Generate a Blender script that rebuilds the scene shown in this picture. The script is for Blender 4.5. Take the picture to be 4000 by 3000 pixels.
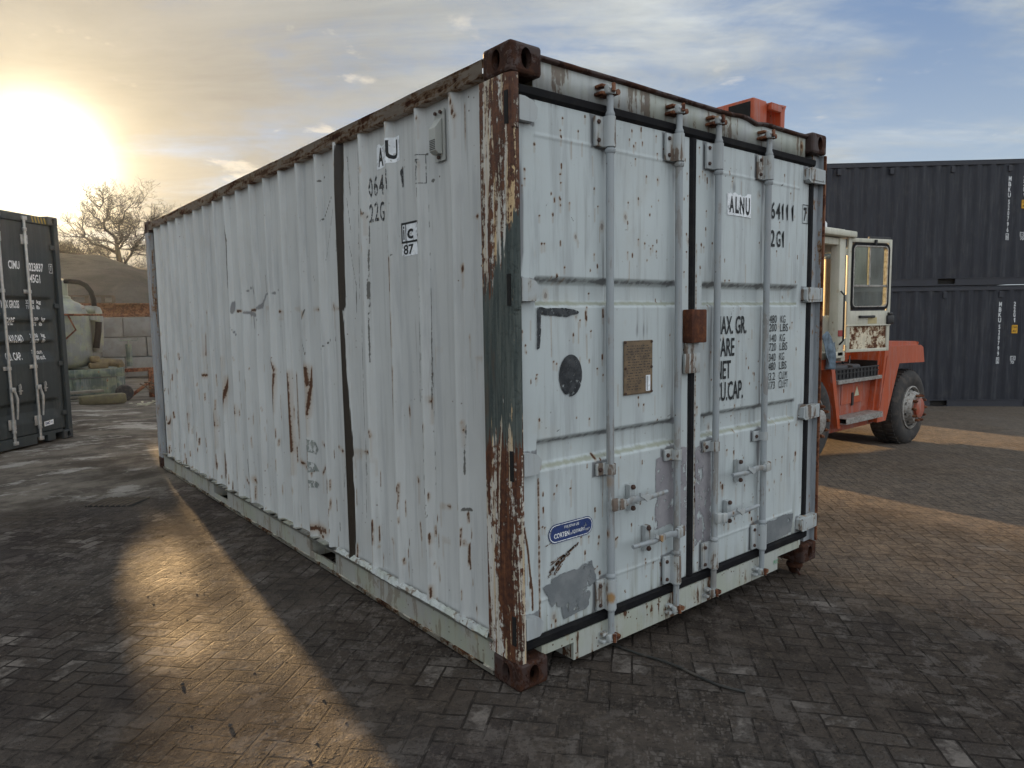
import bpy, bmesh, math, random
import numpy as np
from mathutils import Vector, Matrix, noise as mnoise
random.seed(7)
rng = np.random.default_rng(7)
C = bpy.context.scene.collection
R = math.radians
for o in list(bpy.data.objects): bpy.data.objects.remove(o)

# ------------------------------------------------------------------ camera
CAM = Vector((-1.741, -2.113, 1.540))
yaw, pitch, roll = 0.684759, -0.0944608, -0.0154845
f_ = Vector((math.sin(yaw)*math.cos(pitch), math.cos(yaw)*math.cos(pitch), math.sin(pitch)))
r_ = f_.cross(Vector((0,0,1))).normalized(); u_ = r_.cross(f_)
r2, u2 = math.cos(roll)*r_ + math.sin(roll)*u_, -math.sin(roll)*r_ + math.cos(roll)*u_
cam = bpy.data.cameras.new('camera'); co = bpy.data.objects.new('camera', cam); C.objects.link(co)
M = Matrix((r2, u2, -f_)).transposed().to_4x4(); M.translation = CAM
co.matrix_world = M
cam.lens = 24.57; cam.sensor_width = 36; cam.clip_end = 3000; cam.clip_start = 0.05
bpy.context.scene.camera = co
SC = bpy.context.scene
SC.view_settings.view_transform = 'Standard'; SC.view_settings.look = 'None'
SC.view_settings.gamma = 1; SC.view_settings.exposure = 1.5      # the photograph is exposed for the shaded side of the container

# ------------------------------------------------------------------ sun
SAZ, SEL = R(6.2), R(9.3)
SUN = Vector((math.sin(SAZ)*math.cos(SEL), math.cos(SAZ)*math.cos(SEL), math.sin(SEL)))
sl = bpy.data.lights.new('sun', 'SUN'); sl.energy = 5.0; sl.angle = R(1.1); sl.color = (1.0, .65, .31)
so = bpy.data.objects.new('sun', sl); C.objects.link(so)
so.rotation_euler = SUN.to_track_quat('Z', 'Y').to_euler(); so.location = SUN*60

# ------------------------------------------------------------------ node helper
class NT:
    def __init__(s, tree): s.t = tree; s.n = tree.nodes; s.l = tree.links
    def link(s, a, b):
        if hasattr(a, 'outputs'): a = a.outputs[0]
        s.l.new(a, b)
    def put(s, sock, v):
        if v is None: return
        if isinstance(v, (int, float)):
            if sock.type == 'RGBA': sock.default_value = (v, v, v, 1)
            elif sock.type == 'VECTOR': sock.default_value = (v, v, v)
            else: sock.default_value = v
        elif isinstance(v, (tuple, list)):
            if sock.type == 'RGBA' and len(v) == 3: v = (*v, 1)
            sock.default_value = v
        else: s.link(v, sock)
    def m(s, op, a, b=None, c=None, clamp=False):
        n = s.n.new('ShaderNodeMath'); n.operation = op; n.use_clamp = clamp
        for i, v in enumerate((a, b, c)):
            if v is not None: s.put(n.inputs[i], v)
        return n.outputs[0]
    def v(s, op, a, b=None):
        n = s.n.new('ShaderNodeVectorMath'); n.operation = op
        s.put(n.inputs[0], a)
        if b is not None: s.put(n.inputs[3] if op == 'SCALE' else n.inputs[1], b)
        return n.outputs['Value'] if op in ('DOT_PRODUCT', 'LENGTH', 'DISTANCE') else n.outputs[0]
    def mix(s, fac, a, b, mode='MIX'):
        n = s.n.new('ShaderNodeMix'); n.data_type = 'RGBA'; n.blend_type = mode
        s.put(n.inputs[0], fac); s.put(n.inputs[6], a); s.put(n.inputs[7], b); return n.outputs[2]
    def fmix(s, fac, a, b):
        n = s.n.new('ShaderNodeMix'); n.data_type = 'FLOAT'
        s.put(n.inputs[0], fac); s.put(n.inputs[2], a); s.put(n.inputs[3], b); return n.outputs[0]
    def noise(s, vec, scale, detail=3, rough=.55, dist=0, off=None):
        n = s.n.new('ShaderNodeTexNoise')
        if off is not None: vec = s.v('ADD', vec, off)
        s.put(n.inputs['Vector'], vec); n.inputs['Scale'].default_value = scale
        n.inputs['Detail'].default_value = detail; n.inputs['Roughness'].default_value = rough
        n.inputs['Distortion'].default_value = dist; return n.outputs[0]
    def vor(s, vec, scale, feature='F1', rnd=1.0, out='Distance'):
        n = s.n.new('ShaderNodeTexVoronoi'); n.feature = feature
        s.put(n.inputs['Vector'], vec); n.inputs['Scale'].default_value = scale
        n.inputs['Randomness'].default_value = rnd; return n.outputs[out]
    def wn(s, vec, out='Value'):
        n = s.n.new('ShaderNodeTexWhiteNoise'); n.noise_dimensions = '3D'; s.put(n.inputs['Vector'], vec); return n.outputs[out]
    def ss(s, x, a, b, lo=0, hi=1):
        n = s.n.new('ShaderNodeMapRange'); n.interpolation_type = 'SMOOTHSTEP'
        s.put(n.inputs[0], x); s.put(n.inputs[1], a); s.put(n.inputs[2], b); s.put(n.inputs[3], lo); s.put(n.inputs[4], hi); return n.outputs[0]
    def lin(s, x, a, b, lo=0, hi=1):
        n = s.n.new('ShaderNodeMapRange')
        s.put(n.inputs[0], x); s.put(n.inputs[1], a); s.put(n.inputs[2], b); s.put(n.inputs[3], lo); s.put(n.inputs[4], hi); return n.outputs[0]
    def ramp(s, x, pts):
        n = s.n.new('ShaderNodeValToRGB'); cr = n.color_ramp
        while len(cr.elements) < len(pts): cr.elements.new(.5)
        for e, (p, c) in zip(cr.elements, pts): e.position = p; e.color = (*c, 1) if len(c) == 3 else c
        s.put(n.inputs[0], x); return n.outputs[0]
    def sep(s, v):
        n = s.n.new('ShaderNodeSeparateXYZ'); s.put(n.inputs[0], v); return n.outputs
    def comb(s, x, y, z):
        n = s.n.new('ShaderNodeCombineXYZ')
        for i, v in enumerate((x, y, z)): s.put(n.inputs[i], v)
        return n.outputs[0]
    def obj(s): return s.n.new('ShaderNodeTexCoord').outputs['Object']
    def scl(s, v, k): return s.v('MULTIPLY', v, k)
    def attr(s, name):
        n = s.n.new('ShaderNodeAttribute'); n.attribute_name = name; return n.outputs['Fac']
    def bump(s, h, strength=.3, dist=.01, prev=None):
        n = s.n.new('ShaderNodeBump'); n.inputs['Strength'].default_value = strength; n.inputs['Distance'].default_value = dist
        s.put(n.inputs['Height'], h)
        if prev is not None: s.put(n.inputs['Normal'], prev)
        return n.outputs[0]

# ------------------------------------------------------------------ world
W = bpy.data.worlds.new('World'); SC.world = W; W.use_nodes = True
wt = NT(W.node_tree); wt.n.clear()
out = wt.n.new('ShaderNodeOutputWorld'); bg = wt.n.new('ShaderNodeBackground')
sky = wt.n.new('ShaderNodeTexSky'); sky.sky_type = 'NISHITA'; sky.sun_disc = False
sky.sun_elevation = SEL; sky.sun_rotation = SAZ; sky.dust_density = 1.5; sky.air_density = 1.0; sky.ozone_density = 1.5
d = wt.n.new('ShaderNodeTexCoord').outputs['Generated']
dn = wt.v('NORMALIZE', d); dx, dy, dz = wt.sep(dn)[:3]
ang = wt.m('ARCCOSINE', wt.m('MINIMUM', wt.v('DOT_PRODUCT', dn, (.1059, .9763, .1891)), .999999))   # radians from the sun
# high cloud sheet: direction projected on a flat layer
zc = wt.m('ADD', wt.m('MAXIMUM', dz, 0), .12)
cp = wt.comb(wt.m('DIVIDE', dx, zc), wt.m('DIVIDE', dy, zc), 0)
rt = wt.n.new('ShaderNodeVectorRotate'); rt.rotation_type = 'Z_AXIS'; rt.inputs['Angle'].default_value = R(38)
wt.put(rt.inputs['Vector'], cp); cq = wt.scl(rt.outputs[0], (.35, 1.0, 1))
n1 = wt.noise(cq, 0.9, 6, .6, .35); n2 = wt.noise(cp, 2.6, 7, .62, .4, (3.1, 8.2, 0)); n3 = wt.noise(cq, 4.5, 5, .6, .6, (9, 2, 4))
cl = wt.m('ADD', wt.m('MULTIPLY', n1, .55), wt.m('ADD', wt.m('MULTIPLY', n2, .25), wt.m('MULTIPLY', n3, .2)))
east = wt.v('DOT_PRODUCT', dn, (.94, .33, 0))                       # clearer, bluer sky away from the sun on the right
thr = wt.lin(east, .2, 1.0, .33, .47)
cm = wt.ss(wt.m('SUBTRACT', cl, thr), -.03, .13)
puff = wt.ss(wt.noise(cp, 3.3, 8, .55, .2, (5.2, 1.4, 0)), .61, .70)
hor = wt.ss(dz, .02, .40)
skyc = wt.mix(hor, (.60, .70, .78), (.22, .33, .54))
skyc = wt.mix(wt.lin(ang, .25, 1.3, .04, .25), skyc, wt.v('MULTIPLY', sky.outputs[0], (.10, .11, .13)))
cb = wt.ramp(wt.m('MULTIPLY', ang, .6), [(0, (.62, .54, .40)), (.13, (.47, .44, .38)), (.24, (.46, .465, .445)), (.42, (.60, .635, .635)), (.95, (.57, .65, .72))])
shade = wt.lin(wt.noise(cq, 2.4, 7, .66, .5, (1, 7, 2)), .32, .68, wt.lin(ang, .2, .7, .86, .66), 1.14)
cb = wt.mix(1.0, cb, shade, 'MULTIPLY')
c0 = wt.mix(cm, skyc, cb)
pcol = wt.ramp(wt.m('MULTIPLY', ang, .6), [(0, (1.1, .95, .7)), (.4, (.75, .72, .66)), (.9, (.66, .72, .76))])
c0 = wt.mix(wt.m('MULTIPLY', puff, .65), c0, pcol)
# glow of the low sun through thin cloud
g = lambda k, s: wt.m('MULTIPLY', wt.m('EXPONENT', wt.m('MULTIPLY', wt.m('POWER', wt.m('DIVIDE', ang, s), 2), -1)), k)
glow = wt.v('SCALE', (1, .95, .75), g(4.2, .049))
glow = wt.v('ADD', glow, wt.v('SCALE', (1, .78, .40), g(.42, .105)))
glow = wt.v('ADD', glow, wt.v('SCALE', (.30, .22, .12), g(.36, .24)))
c1 = wt.mix(1.0, c0, glow, 'ADD')
# added fill: out-of-view sky behind the viewer, brightened to light the shaded faces
back = wt.ss(wt.v('DOT_PRODUCT', dn, (-.12, -.90, .42)), -.05, .85)
c2 = wt.mix(wt.m('MULTIPLY', back, wt.ss(dz, -.05, .1)), c1, (1.10, 1.17, 1.22))
wt.put(bg.inputs[0], c2); bg.inputs[1].default_value = .3536
wt.link(bg.outputs[0], out.inputs[0])

# ------------------------------------------------------------------ mesh helpers
class MB:
    def __init__(s): s.v = []; s.f = []
    def add(s, vs, fs):
        k = len(s.v); s.v += [tuple(p) for p in vs]; s.f += [tuple(i+k for i in f) for f in fs]; return s
    def box(s, a, b, bev=0.0):
        (x0, y0, z0), (x1, y1, z1) = a, b
        x0, x1 = min(x0, x1), max(x0, x1); y0, y1 = min(y0, y1), max(y0, y1); z0, z1 = min(z0, z1), max(z0, z1)
        if bev <= 0:
            return s.add([(x0,y0,z0),(x1,y0,z0),(x1,y1,z0),(x0,y1,z0),(x0,y0,z1),(x1,y0,z1),(x1,y1,z1),(x0,y1,z1)],
                  [(0,3,2,1),(4,5,6,7),(0,1,5,4),(1,2,6,5),(2,3,7,6),(3,0,4,7)])
        b_ = min(bev, (x1-x0)*.45, (y1-y0)*.45, (z1-z0)*.45)
        bm = bmesh.new(); bmesh.ops.create_cube(bm, size=1)
        for v in bm.verts: v.co = Vector((x0+(v.co.x+.5)*(x1-x0), y0+(v.co.y+.5)*(y1-y0), z0+(v.co.z+.5)*(z1-z0)))
        bmesh.ops.bevel(bm, geom=bm.edges[:], offset=b_, segments=2, affect='EDGES', profile=.5)
        bm.verts.index_update(); s.add([v.co[:] for v in bm.verts], [[v.index for v in f.verts] for f in bm.faces]); bm.free(); return s
    def prism(s, pts, fn, d0, d1):
        # pts: 2D outline; fn(a,b,d)->xyz
        n = len(pts); vs = [fn(a, b, d0) for a, b in pts] + [fn(a, b, d1) for a, b in pts]
        return s.add(vs, [tuple(range(n)), tuple(range(2*n-1, n-1, -1))] + [(i, i+n, (i+1) % n+n, (i+1) % n) for i in range(n)])
    def tube(s, pts, r, seg=10, caps=True):
        pts = [Vector(p) for p in pts]; n = len(pts); rr = r if isinstance(r, (list, tuple)) else [r]*n
        t0 = (pts[1]-pts[0]).normalized(); a = t0.orthogonal().normalized(); vs = []
        for i, p in enumerate(pts):
            t = (pts[min(i+1, n-1)]-pts[max(i-1, 0)]).normalized()
            a = (a - t*a.dot(t)); a = a.normalized() if a.length > 1e-6 else t.orthogonal().normalized()
            b = t.cross(a)
            for k in range(seg):
                th = 2*math.pi*k/seg; vs.append(p + (a*math.cos(th)+b*math.sin(th))*rr[i])
        fs = [(i*seg+k, i*seg+(k+1) % seg, (i+1)*seg+(k+1) % seg, (i+1)*seg+k) for i in range(n-1) for k in range(seg)]
        if caps: fs += [tuple(range(seg-1, -1, -1)), tuple(range((n-1)*seg, n*seg))]
        return s.add(vs, fs)
    def lathe(s, prof, c, axis='z', seg=24):
        vs = []; n = len(prof)
        for r, h in prof:
            for k in range(seg):
                t = 2*math.pi*k/seg; a, b = r*math.cos(t), r*math.sin(t)
                vs.append((c[0]+a, c[1]+b, c[2]+h) if axis == 'z' else ((c[0]+a, c[1]+h, c[2]+b) if axis == 'y' else (c[0]+h, c[1]+a, c[2]+b)))
        fs = [(i*seg+k, i*seg+(k+1) % seg, (i+1)*seg+(k+1) % seg, (i+1)*seg+k) for i in range(n-1) for k in range(seg)]
        fs += [tuple(range(seg-1, -1, -1)), tuple(range((n-1)*seg, n*seg))]
        return s.add(vs, fs)
    def xf(s, m):
        s.v = [tuple(m @ Vector(p)) for p in s.v]; return s
    def mesh(s, name, smooth=None):
        me = bpy.data.meshes.new(name); me.from_pydata(s.v, [], s.f)
        bm = bmesh.new(); bm.from_mesh(me); bmesh.ops.recalc_face_normals(bm, faces=bm.faces[:]); bm.to_mesh(me); bm.free()
        if smooth:
            me.shade_smooth() if hasattr(me, 'shade_smooth') else None
            try: me.set_sharp_from_angle(angle=R(smooth))
            except Exception: pass
        return me

def thing(name, label, cat, loc=(0,0,0), rz=0, group=None, kind=None):
    o = bpy.data.objects.new(name, None); C.objects.link(o); o.location = loc; o.rotation_euler = (0, 0, rz)
    o.empty_display_size = .3; o['label'] = label; o['category'] = cat
    if group: o['group'] = group
    if kind: o['kind'] = kind
    return o
def tag(o, label=None, cat=None, group=None, kind=None):
    for k, v in (('label', label), ('category', cat), ('group', group), ('kind', kind)):
        if v: o[k] = v
    return o
def root_of(o):
    while o.parent: o = o.parent
    return o
SPLIT = {'bolt', 'rivet', 'screw', 'wheel_nut', 'rim_hole', 'cam_pin', 'cam_keeper', 'handle_catch', 'stripe', 'block'}
def islands(mb):
    n = len(mb.v); p = list(range(n))
    def fd(a):
        while p[a] != a: p[a] = p[p[a]]; a = p[a]
        return a
    for f in mb.f:
        for q in f[1:]: p[fd(q)] = fd(f[0])
    g = {}
    for f in mb.f: g.setdefault(fd(f[0]), []).append(f)
    out = []
    for fs in g.values():
        ids = sorted({i for f in fs for i in f}); mp = {a: b for b, a in enumerate(ids)}; m = MB(); m.v = [mb.v[i] for i in ids]; m.f = [tuple(mp[i] for i in f) for f in fs]; out.append(m)
    return out
def part(name, mb, mat, parent=None, world=False, smooth=None, label=None):
    if name in SPLIT and isinstance(mb, MB):
        isl = islands(mb)
        if len(isl) > 1:
            return [part_(name, m, mat, parent, world, smooth, label) for m in isl][0]
    return part_(name, mb, mat, parent, world, smooth, label)
def part_(name, mb, mat, parent=None, world=False, smooth=None, label=None):
    me = mb.mesh(name, smooth) if isinstance(mb, MB) else mb
    if world and parent is not None:
        rt_ = root_of(parent); mw = Matrix.Translation(rt_.location) @ rt_.rotation_euler.to_matrix().to_4x4()
        me.transform(mw.inverted())
    o = bpy.data.objects.new(name, me); C.objects.link(o)
    if mat: me.materials.append(mat)
    if parent is not None: o.parent = parent
    if label: o['label'] = label
    return o

# ------------------------------------------------------------------ text as thin meshes
def text_mesh(s, bold=0.0, shear=0.0):
    c = bpy.data.curves.new('t', 'FONT'); c.body = s; c.size = 1; c.offset = bold; c.resolution_u = 3; c.shear = shear
    o = bpy.data.objects.new('t', c); C.objects.link(o)
    bpy.context.view_layer.update()
    me = bpy.data.meshes.new_from_object(o.evaluated_get(bpy.context.evaluated_depsgraph_get()))
    bpy.data.objects.remove(o); bpy.data.curves.remove(c)
    return me
def lettering(items, place, cuts_u=(), cuts_v=()):
    """items: (text,u0,u1,v0,v1[,bold,shear]) or ('#poly',[pts]) ; place(u,v)->xyz ; cut along given u / v lines"""
    out = MB()
    bm = bmesh.new()
    for it in items:
        if it[0] == '#poly':
            vs = [bm.verts.new((a, b, 0)) for a, b in it[1]]; bm.faces.new(vs); continue
        if it[0] == '#frame':
            _, a0, a1, b0, b1, w = it
            for q in (((a0,b0),(a1,b0),(a1,b0+w),(a0,b0+w)), ((a0,b1-w),(a1,b1-w),(a1,b1),(a0,b1)), ((a0,b0+w),(a0+w,b0+w),(a0+w,b1-w),(a0,b1-w)), ((a1-w,b0+w),(a1,b0+w),(a1,b1-w),(a1-w,b1-w))):
                bm.faces.new([bm.verts.new((a, b, 0)) for a, b in q])
            continue
        t, a0, a1, b0, b1 = it[:5]
        if t == '1':                                        # a plain stroke with a small flag, as stencils have
            w = a1-a0; s_ = .42; h = b1-b0; pp = [(a1-w*s_, b0), (a1, b0), (a1, b1), (a1-w*s_*.8, b1), (a0, b1-h*.20), (a0, b1-h*.30), (a1-w*s_, b1-h*.19)]
            bm.faces.new([bm.verts.new((a, b, 0)) for a, b in pp]); continue
        me = text_mesh(t, it[5] if len(it) > 5 else .012, it[6] if len(it) > 6 else 0)
        n = len(me.vertices); co_ = np.zeros(n*3); me.vertices.foreach_get('co', co_); co_ = co_.reshape(-1, 3)
        lo, hi = co_.min(0), co_.max(0)
        for v in me.vertices:
            v.co.x = a0+(v.co.x-lo[0])/max(hi[0]-lo[0], 1e-6)*(a1-a0); v.co.y = b0+(v.co.y-lo[1])/max(hi[1]-lo[1], 1e-6)*(b1-b0); v.co.z = 0
        bm.from_mesh(me); bpy.data.meshes.remove(me)
    bmesh.ops.triangulate(bm, faces=bm.faces[:])
    for u in cuts_u:
        bmesh.ops.bisect_plane(bm, geom=bm.verts[:]+bm.edges[:]+bm.faces[:], plane_co=(u,0,0), plane_no=(1,0,0), dist=1e-5)
    for v in cuts_v:
        bmesh.ops.bisect_plane(bm, geom=bm.verts[:]+bm.edges[:]+bm.faces[:], plane_co=(0,v,0), plane_no=(0,1,0), dist=1e-5)
    bm.verts.index_update()
    out.v = [tuple(place(v.co.x, v.co.y)) for v in bm.verts]; out.f = [tuple(v.index for v in f.verts) for f in bm.faces]
    bm.free()
    me = bpy.data.meshes.new('lettering'); me.from_pydata(out.v, [], out.f)
    return me
def jag(pts, amp=.006, step=.012, seed=1):
    """outline with ragged brush edges"""
    rr = random.Random(seed); o = []
    for i, p in enumerate(pts):
        q = pts[(i+1) % len(pts)]; L = math.hypot(q[0]-p[0], q[1]-p[1]); n = max(1, int(L/step))
        nx, ny = -(q[1]-p[1])/max(L, 1e-6), (q[0]-p[0])/max(L, 1e-6)
        for k in range(n):
            t = k/n; j = rr.uniform(-amp, amp) if k else 0
            o.append((p[0]+(q[0]-p[0])*t+nx*j, p[1]+(q[1]-p[1])*t+ny*j))
    return o
# ------------------------------------------------------------------ materials
def mat(name):
    m = bpy.data.materials.new(name); m.use_nodes = True; t = NT(m.node_tree); t.n.clear()
    o = t.n.new('ShaderNodeOutputMaterial'); b = t.n.new('ShaderNodeBsdfPrincipled'); t.link(b.outputs[0], o.inputs[0])
    return m, t, b
def simple(name, col, rough=.6, metal=0, var=.25, scale=6, bump=.1, bscale=60, dirt=None, dirtf=.3, spec=.5):
    m, t, b = mat(name); p = t.obj()
    n = t.noise(p, scale, 4, .6)
    c = t.mix(1.0, col, t.lin(n, .3, .7, 1-var, 1+var), 'MULTIPLY')
    if dirt: c = t.mix(t.m('MULTIPLY', t.ss(t.noise(p, scale*2.3, 5, .65, 0, (4, 4, 4)), .45, .65), dirtf), c, dirt)
    t.put(b.inputs['Base Color'], c); t.put(b.inputs['Roughness'], t.lin(n, .3, .7, rough-.08, rough+.08)); b.inputs['Metallic'].default_value = metal
    b.inputs['Specular IOR Level'].default_value = spec
    if bump: t.put(b.inputs['Normal'], t.bump(t.noise(p, bscale, 3), bump, .004))
    return m
RUST = [(0, (.030, .015, .010)), (.45, (.075, .034, .018)), (.75, (.13, .060, .030)), (1, (.20, .11, .055))]
def painted(name, base=(.52, .55, .585), spots=1.0, streak=.5, algae=0.0, halo=1.0, rough=.5, marks=False, patch=0.0, grime=1.0):
    """old white container paint: chips, rust specks with halos, runs, grime"""
    m, t, b = mat(name); p = t.obj(); X, Y, Z = t.sep(p)[:3]
    st = t.scl(p, (9, 9, .8))                       # stretched downwards
    big = t.noise(p, 1.3, 4, .6); run = t.noise(st, 1.6, 5, .65); fine = t.noise(p, 90, 2, .5)
    run2 = t.noise(t.scl(p, (34, 34, 1.6)), 1, 4, .6, 0, (7, 3, 1))
    c = t.mix(1.0, base, t.lin(big, .3, .7, .90, 1.06), 'MULTIPLY')
    c = t.mix(t.m('MULTIPLY', t.ss(run, .50, .66), .26*grime), c, (.27, .285, .30))
    c = t.mix(t.m('MULTIPLY', t.ss(run2, .53, .68), .20*grime), c, (.28, .29, .28))
    c = t.mix(t.m('MULTIPLY', t.ss(t.noise(p, 3.1, 5, .7, .3, (2, 9, 5)), .5, .8), .18*grime), c, (.40, .37, .31))
    if algae:
        c = t.mix(t.m('MULTIPLY', t.ss(t.noise(p, 5, 4, .6, 0, (1, 1, 8)), .42, .62), algae), c, (.30, .34, .20))
    # rust specks
    q = t.v('ADD', t.scl(p, (1, 1, .62)), t.v('SCALE', t.wn(t.v('FLOOR', t.scl(p, (160, 160, 160))), 'Color'), .002))
    d1 = t.vor(q, 13); k1 = t.vor(q, 13, out='Color'); r1 = t.sep(k1)[0]
    size = t.lin(r1, .55, 1, .0, .16)
    sp = t.m('MULTIPLY', t.ss(t.m('SUBTRACT', size, d1), 0, .05), t.ss(r1, .62, .66))
    ha = t.m('MULTIPLY', t.ss(t.m('SUBTRACT', t.m('MULTIPLY', size, 2.1), d1), 0, .16), t.ss(r1, .7, .76))
    d2 = t.vor(t.v('ADD', p, (3, 5, 7)), 30); r2_ = t.sep(t.vor(t.v('ADD', p, (3, 5, 7)), 30, out='Color'))[1]
    sp2 = t.m('MULTIPLY', t.ss(t.m('SUBTRACT', .16, d2), 0, .05), t.ss(r2_, .8, .83))
    clus = t.ss(t.noise(p, 2.4, 3, .6, 0, (8, 8, 1)), .42, .62)
    rust = t.m('MULTIPLY', t.m('MAXIMUM', sp, t.m('MULTIPLY', sp2, clus)), spots, clamp=True)
    halo_ = t.m('MULTIPLY', ha, .5*halo*spots)
    rn = t.noise(p, 55, 4, .65)
    rcol = t.ramp(t.noise(p, 38, 4, .7), RUST)
    if streak:
        sk = t.m('MULTIPLY', t.ss(t.noise(t.scl(p, (26, 26, 1.1)), 1, 5, .7, 0, (3, 2, 9)), .63, .72), t.ss(t.noise(p, 1.7, 3, .5, 0, (5, 6, 7)), .46, .62))
        rust = t.m('MAXIMUM', rust, t.m('MULTIPLY', sk, streak))
    if patch:
        pn = t.m('ADD', t.m('MULTIPLY', t.noise(t.scl(p, (5, 5, 3)), 1, 5, .7, .3, (4, 9, 2)), .6), t.m('MULTIPLY', run2, .4))
        rust = t.m('MAXIMUM', rust, t.m('MULTIPLY', t.ss(pn, .545, .565), patch)); c = t.mix(t.m('MULTIPLY', t.ss(pn, .49, .58), .6*patch), c, (.27, .21, .12))
    c = t.mix(halo_, c, (.33, .20, .09))
    dark = None
    if marks:
        ar = t.attr('rust'); ak = t.attr('scratch'); at = t.attr('tar'); ag = t.attr('grime'); as_ = t.attr('smear_shade')
        c = t.mix(t.m('MULTIPLY', t.ss(t.m('ADD', ag, t.m('MULTIPLY', t.m('SUBTRACT', run2, .5), .9)), .35, .9), .75), c, (.27, .28, .20))
        c = t.mix(t.m('MULTIPLY', t.ss(t.m('ADD', ar, t.m('MULTIPLY', t.m('SUBTRACT', run2, .5), .35)), .03, .50), .55), c, (.30, .19, .10))
        rr = t.ss(t.m('ADD', ar, t.m('MULTIPLY', t.m('SUBTRACT', rn, .5), 1.25)), .42, .70)
        rust = t.m('MAXIMUM', rust, rr)
        c = t.mix(t.m('MULTIPLY', t.ss(t.m('ADD', as_, t.m('MULTIPLY', t.m('SUBTRACT', run2, .5), 1.6)), .35, .8), .8), c, (.13, .13, .14))  # smears and scrapes, plus shade painted into creases and round fittings
        kk = t.ss(t.m('ADD', ak, t.m('MULTIPLY', t.m('SUBTRACT', rn, .5), 1.0)), .38, .55)
        c = t.mix(t.m('MULTIPLY', kk, .85), c, (.055, .05, .042))
    c = t.mix(rust, c, rcol)
    if marks:
        tt_ = t.ss(t.m('ADD', at, t.m('MULTIPLY', t.m('SUBTRACT', t.noise(t.scl(p, (60, 60, 2.5)), 1, 4, .6), .5), 1.3)), .40, .52)
        c = t.mix(tt_, c, (.024, .017, .011))
    t.put(b.inputs['Base Color'], c)
    t.put(b.inputs['Roughness'], t.fmix(rust, t.lin(run, .3, .7, rough-.1, rough+.12), .85))
    b.inputs['Specular IOR Level'].default_value = .35
    h = t.m('ADD', t.m('MULTIPLY', rust, -.5), t.m('ADD', t.m('MULTIPLY', fine, .12), t.m('MULTIPLY', t.noise(p, 9, 3), .5)))
    t.put(b.inputs['Normal'], t.bump(h, .35, .004))
    return m
def rusty(name, paint=(.40, .38, .33), cover=.5, dark=1.0, sx=14, sz=1.6, cream=0.0):
    """flaking paint over rust, flakes drawn out vertically; cover = share of paint left"""
    m, t, b = mat(name); p = t.obj()
    n = t.noise(t.scl(p, (sx, sx, sz)), 1.0, 6, .7, .5); n2 = t.noise(p, 26, 5, .7, .4); n3 = t.noise(t.scl(p, (sx*3, sx*3, sz*2)), 1, 4, .6, 0, (4, 1, 2))
    k = t.m('ADD', t.m('MULTIPLY', n, .7), t.m('MULTIPLY', n2, .3))
    f = t.ss(k, 1-cover-.02+.0, 1-cover+.02)
    rc = t.ramp(t.m('ADD', t.m('MULTIPLY', n2, .6), t.m('MULTIPLY', n3, .4)), [(.25, (.022*dark, .010*dark, .008*dark)), (.45, (.075*dark, .026*dark, .014*dark)), (.6, (.16*dark, .055*dark, .022*dark)), (.8, (.27*dark, .12*dark, .05*dark))])
    pc = t.mix(t.ss(n3, .35, .65), paint, tuple(min(1, v*1.25) for v in paint))
    pc = t.mix(t.ss(k, 1-cover+.06, 1-cover+.02), pc, tuple(min(v, w) for v, w in zip((.26, .16, .09), (paint[0]*1.2, paint[1]*1.0, paint[2]*.9))))
    t.put(b.inputs['Base Color'], t.mix(f, rc, pc)); t.put(b.inputs['Roughness'], t.fmix(f, .85, .55)); b.inputs['Specular IOR Level'].default_value = .3
    t.put(b.inputs['Normal'], t.bump(t.m('ADD', f, t.m('MULTIPLY', n2, .8)), .6, .004))
    return m
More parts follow.
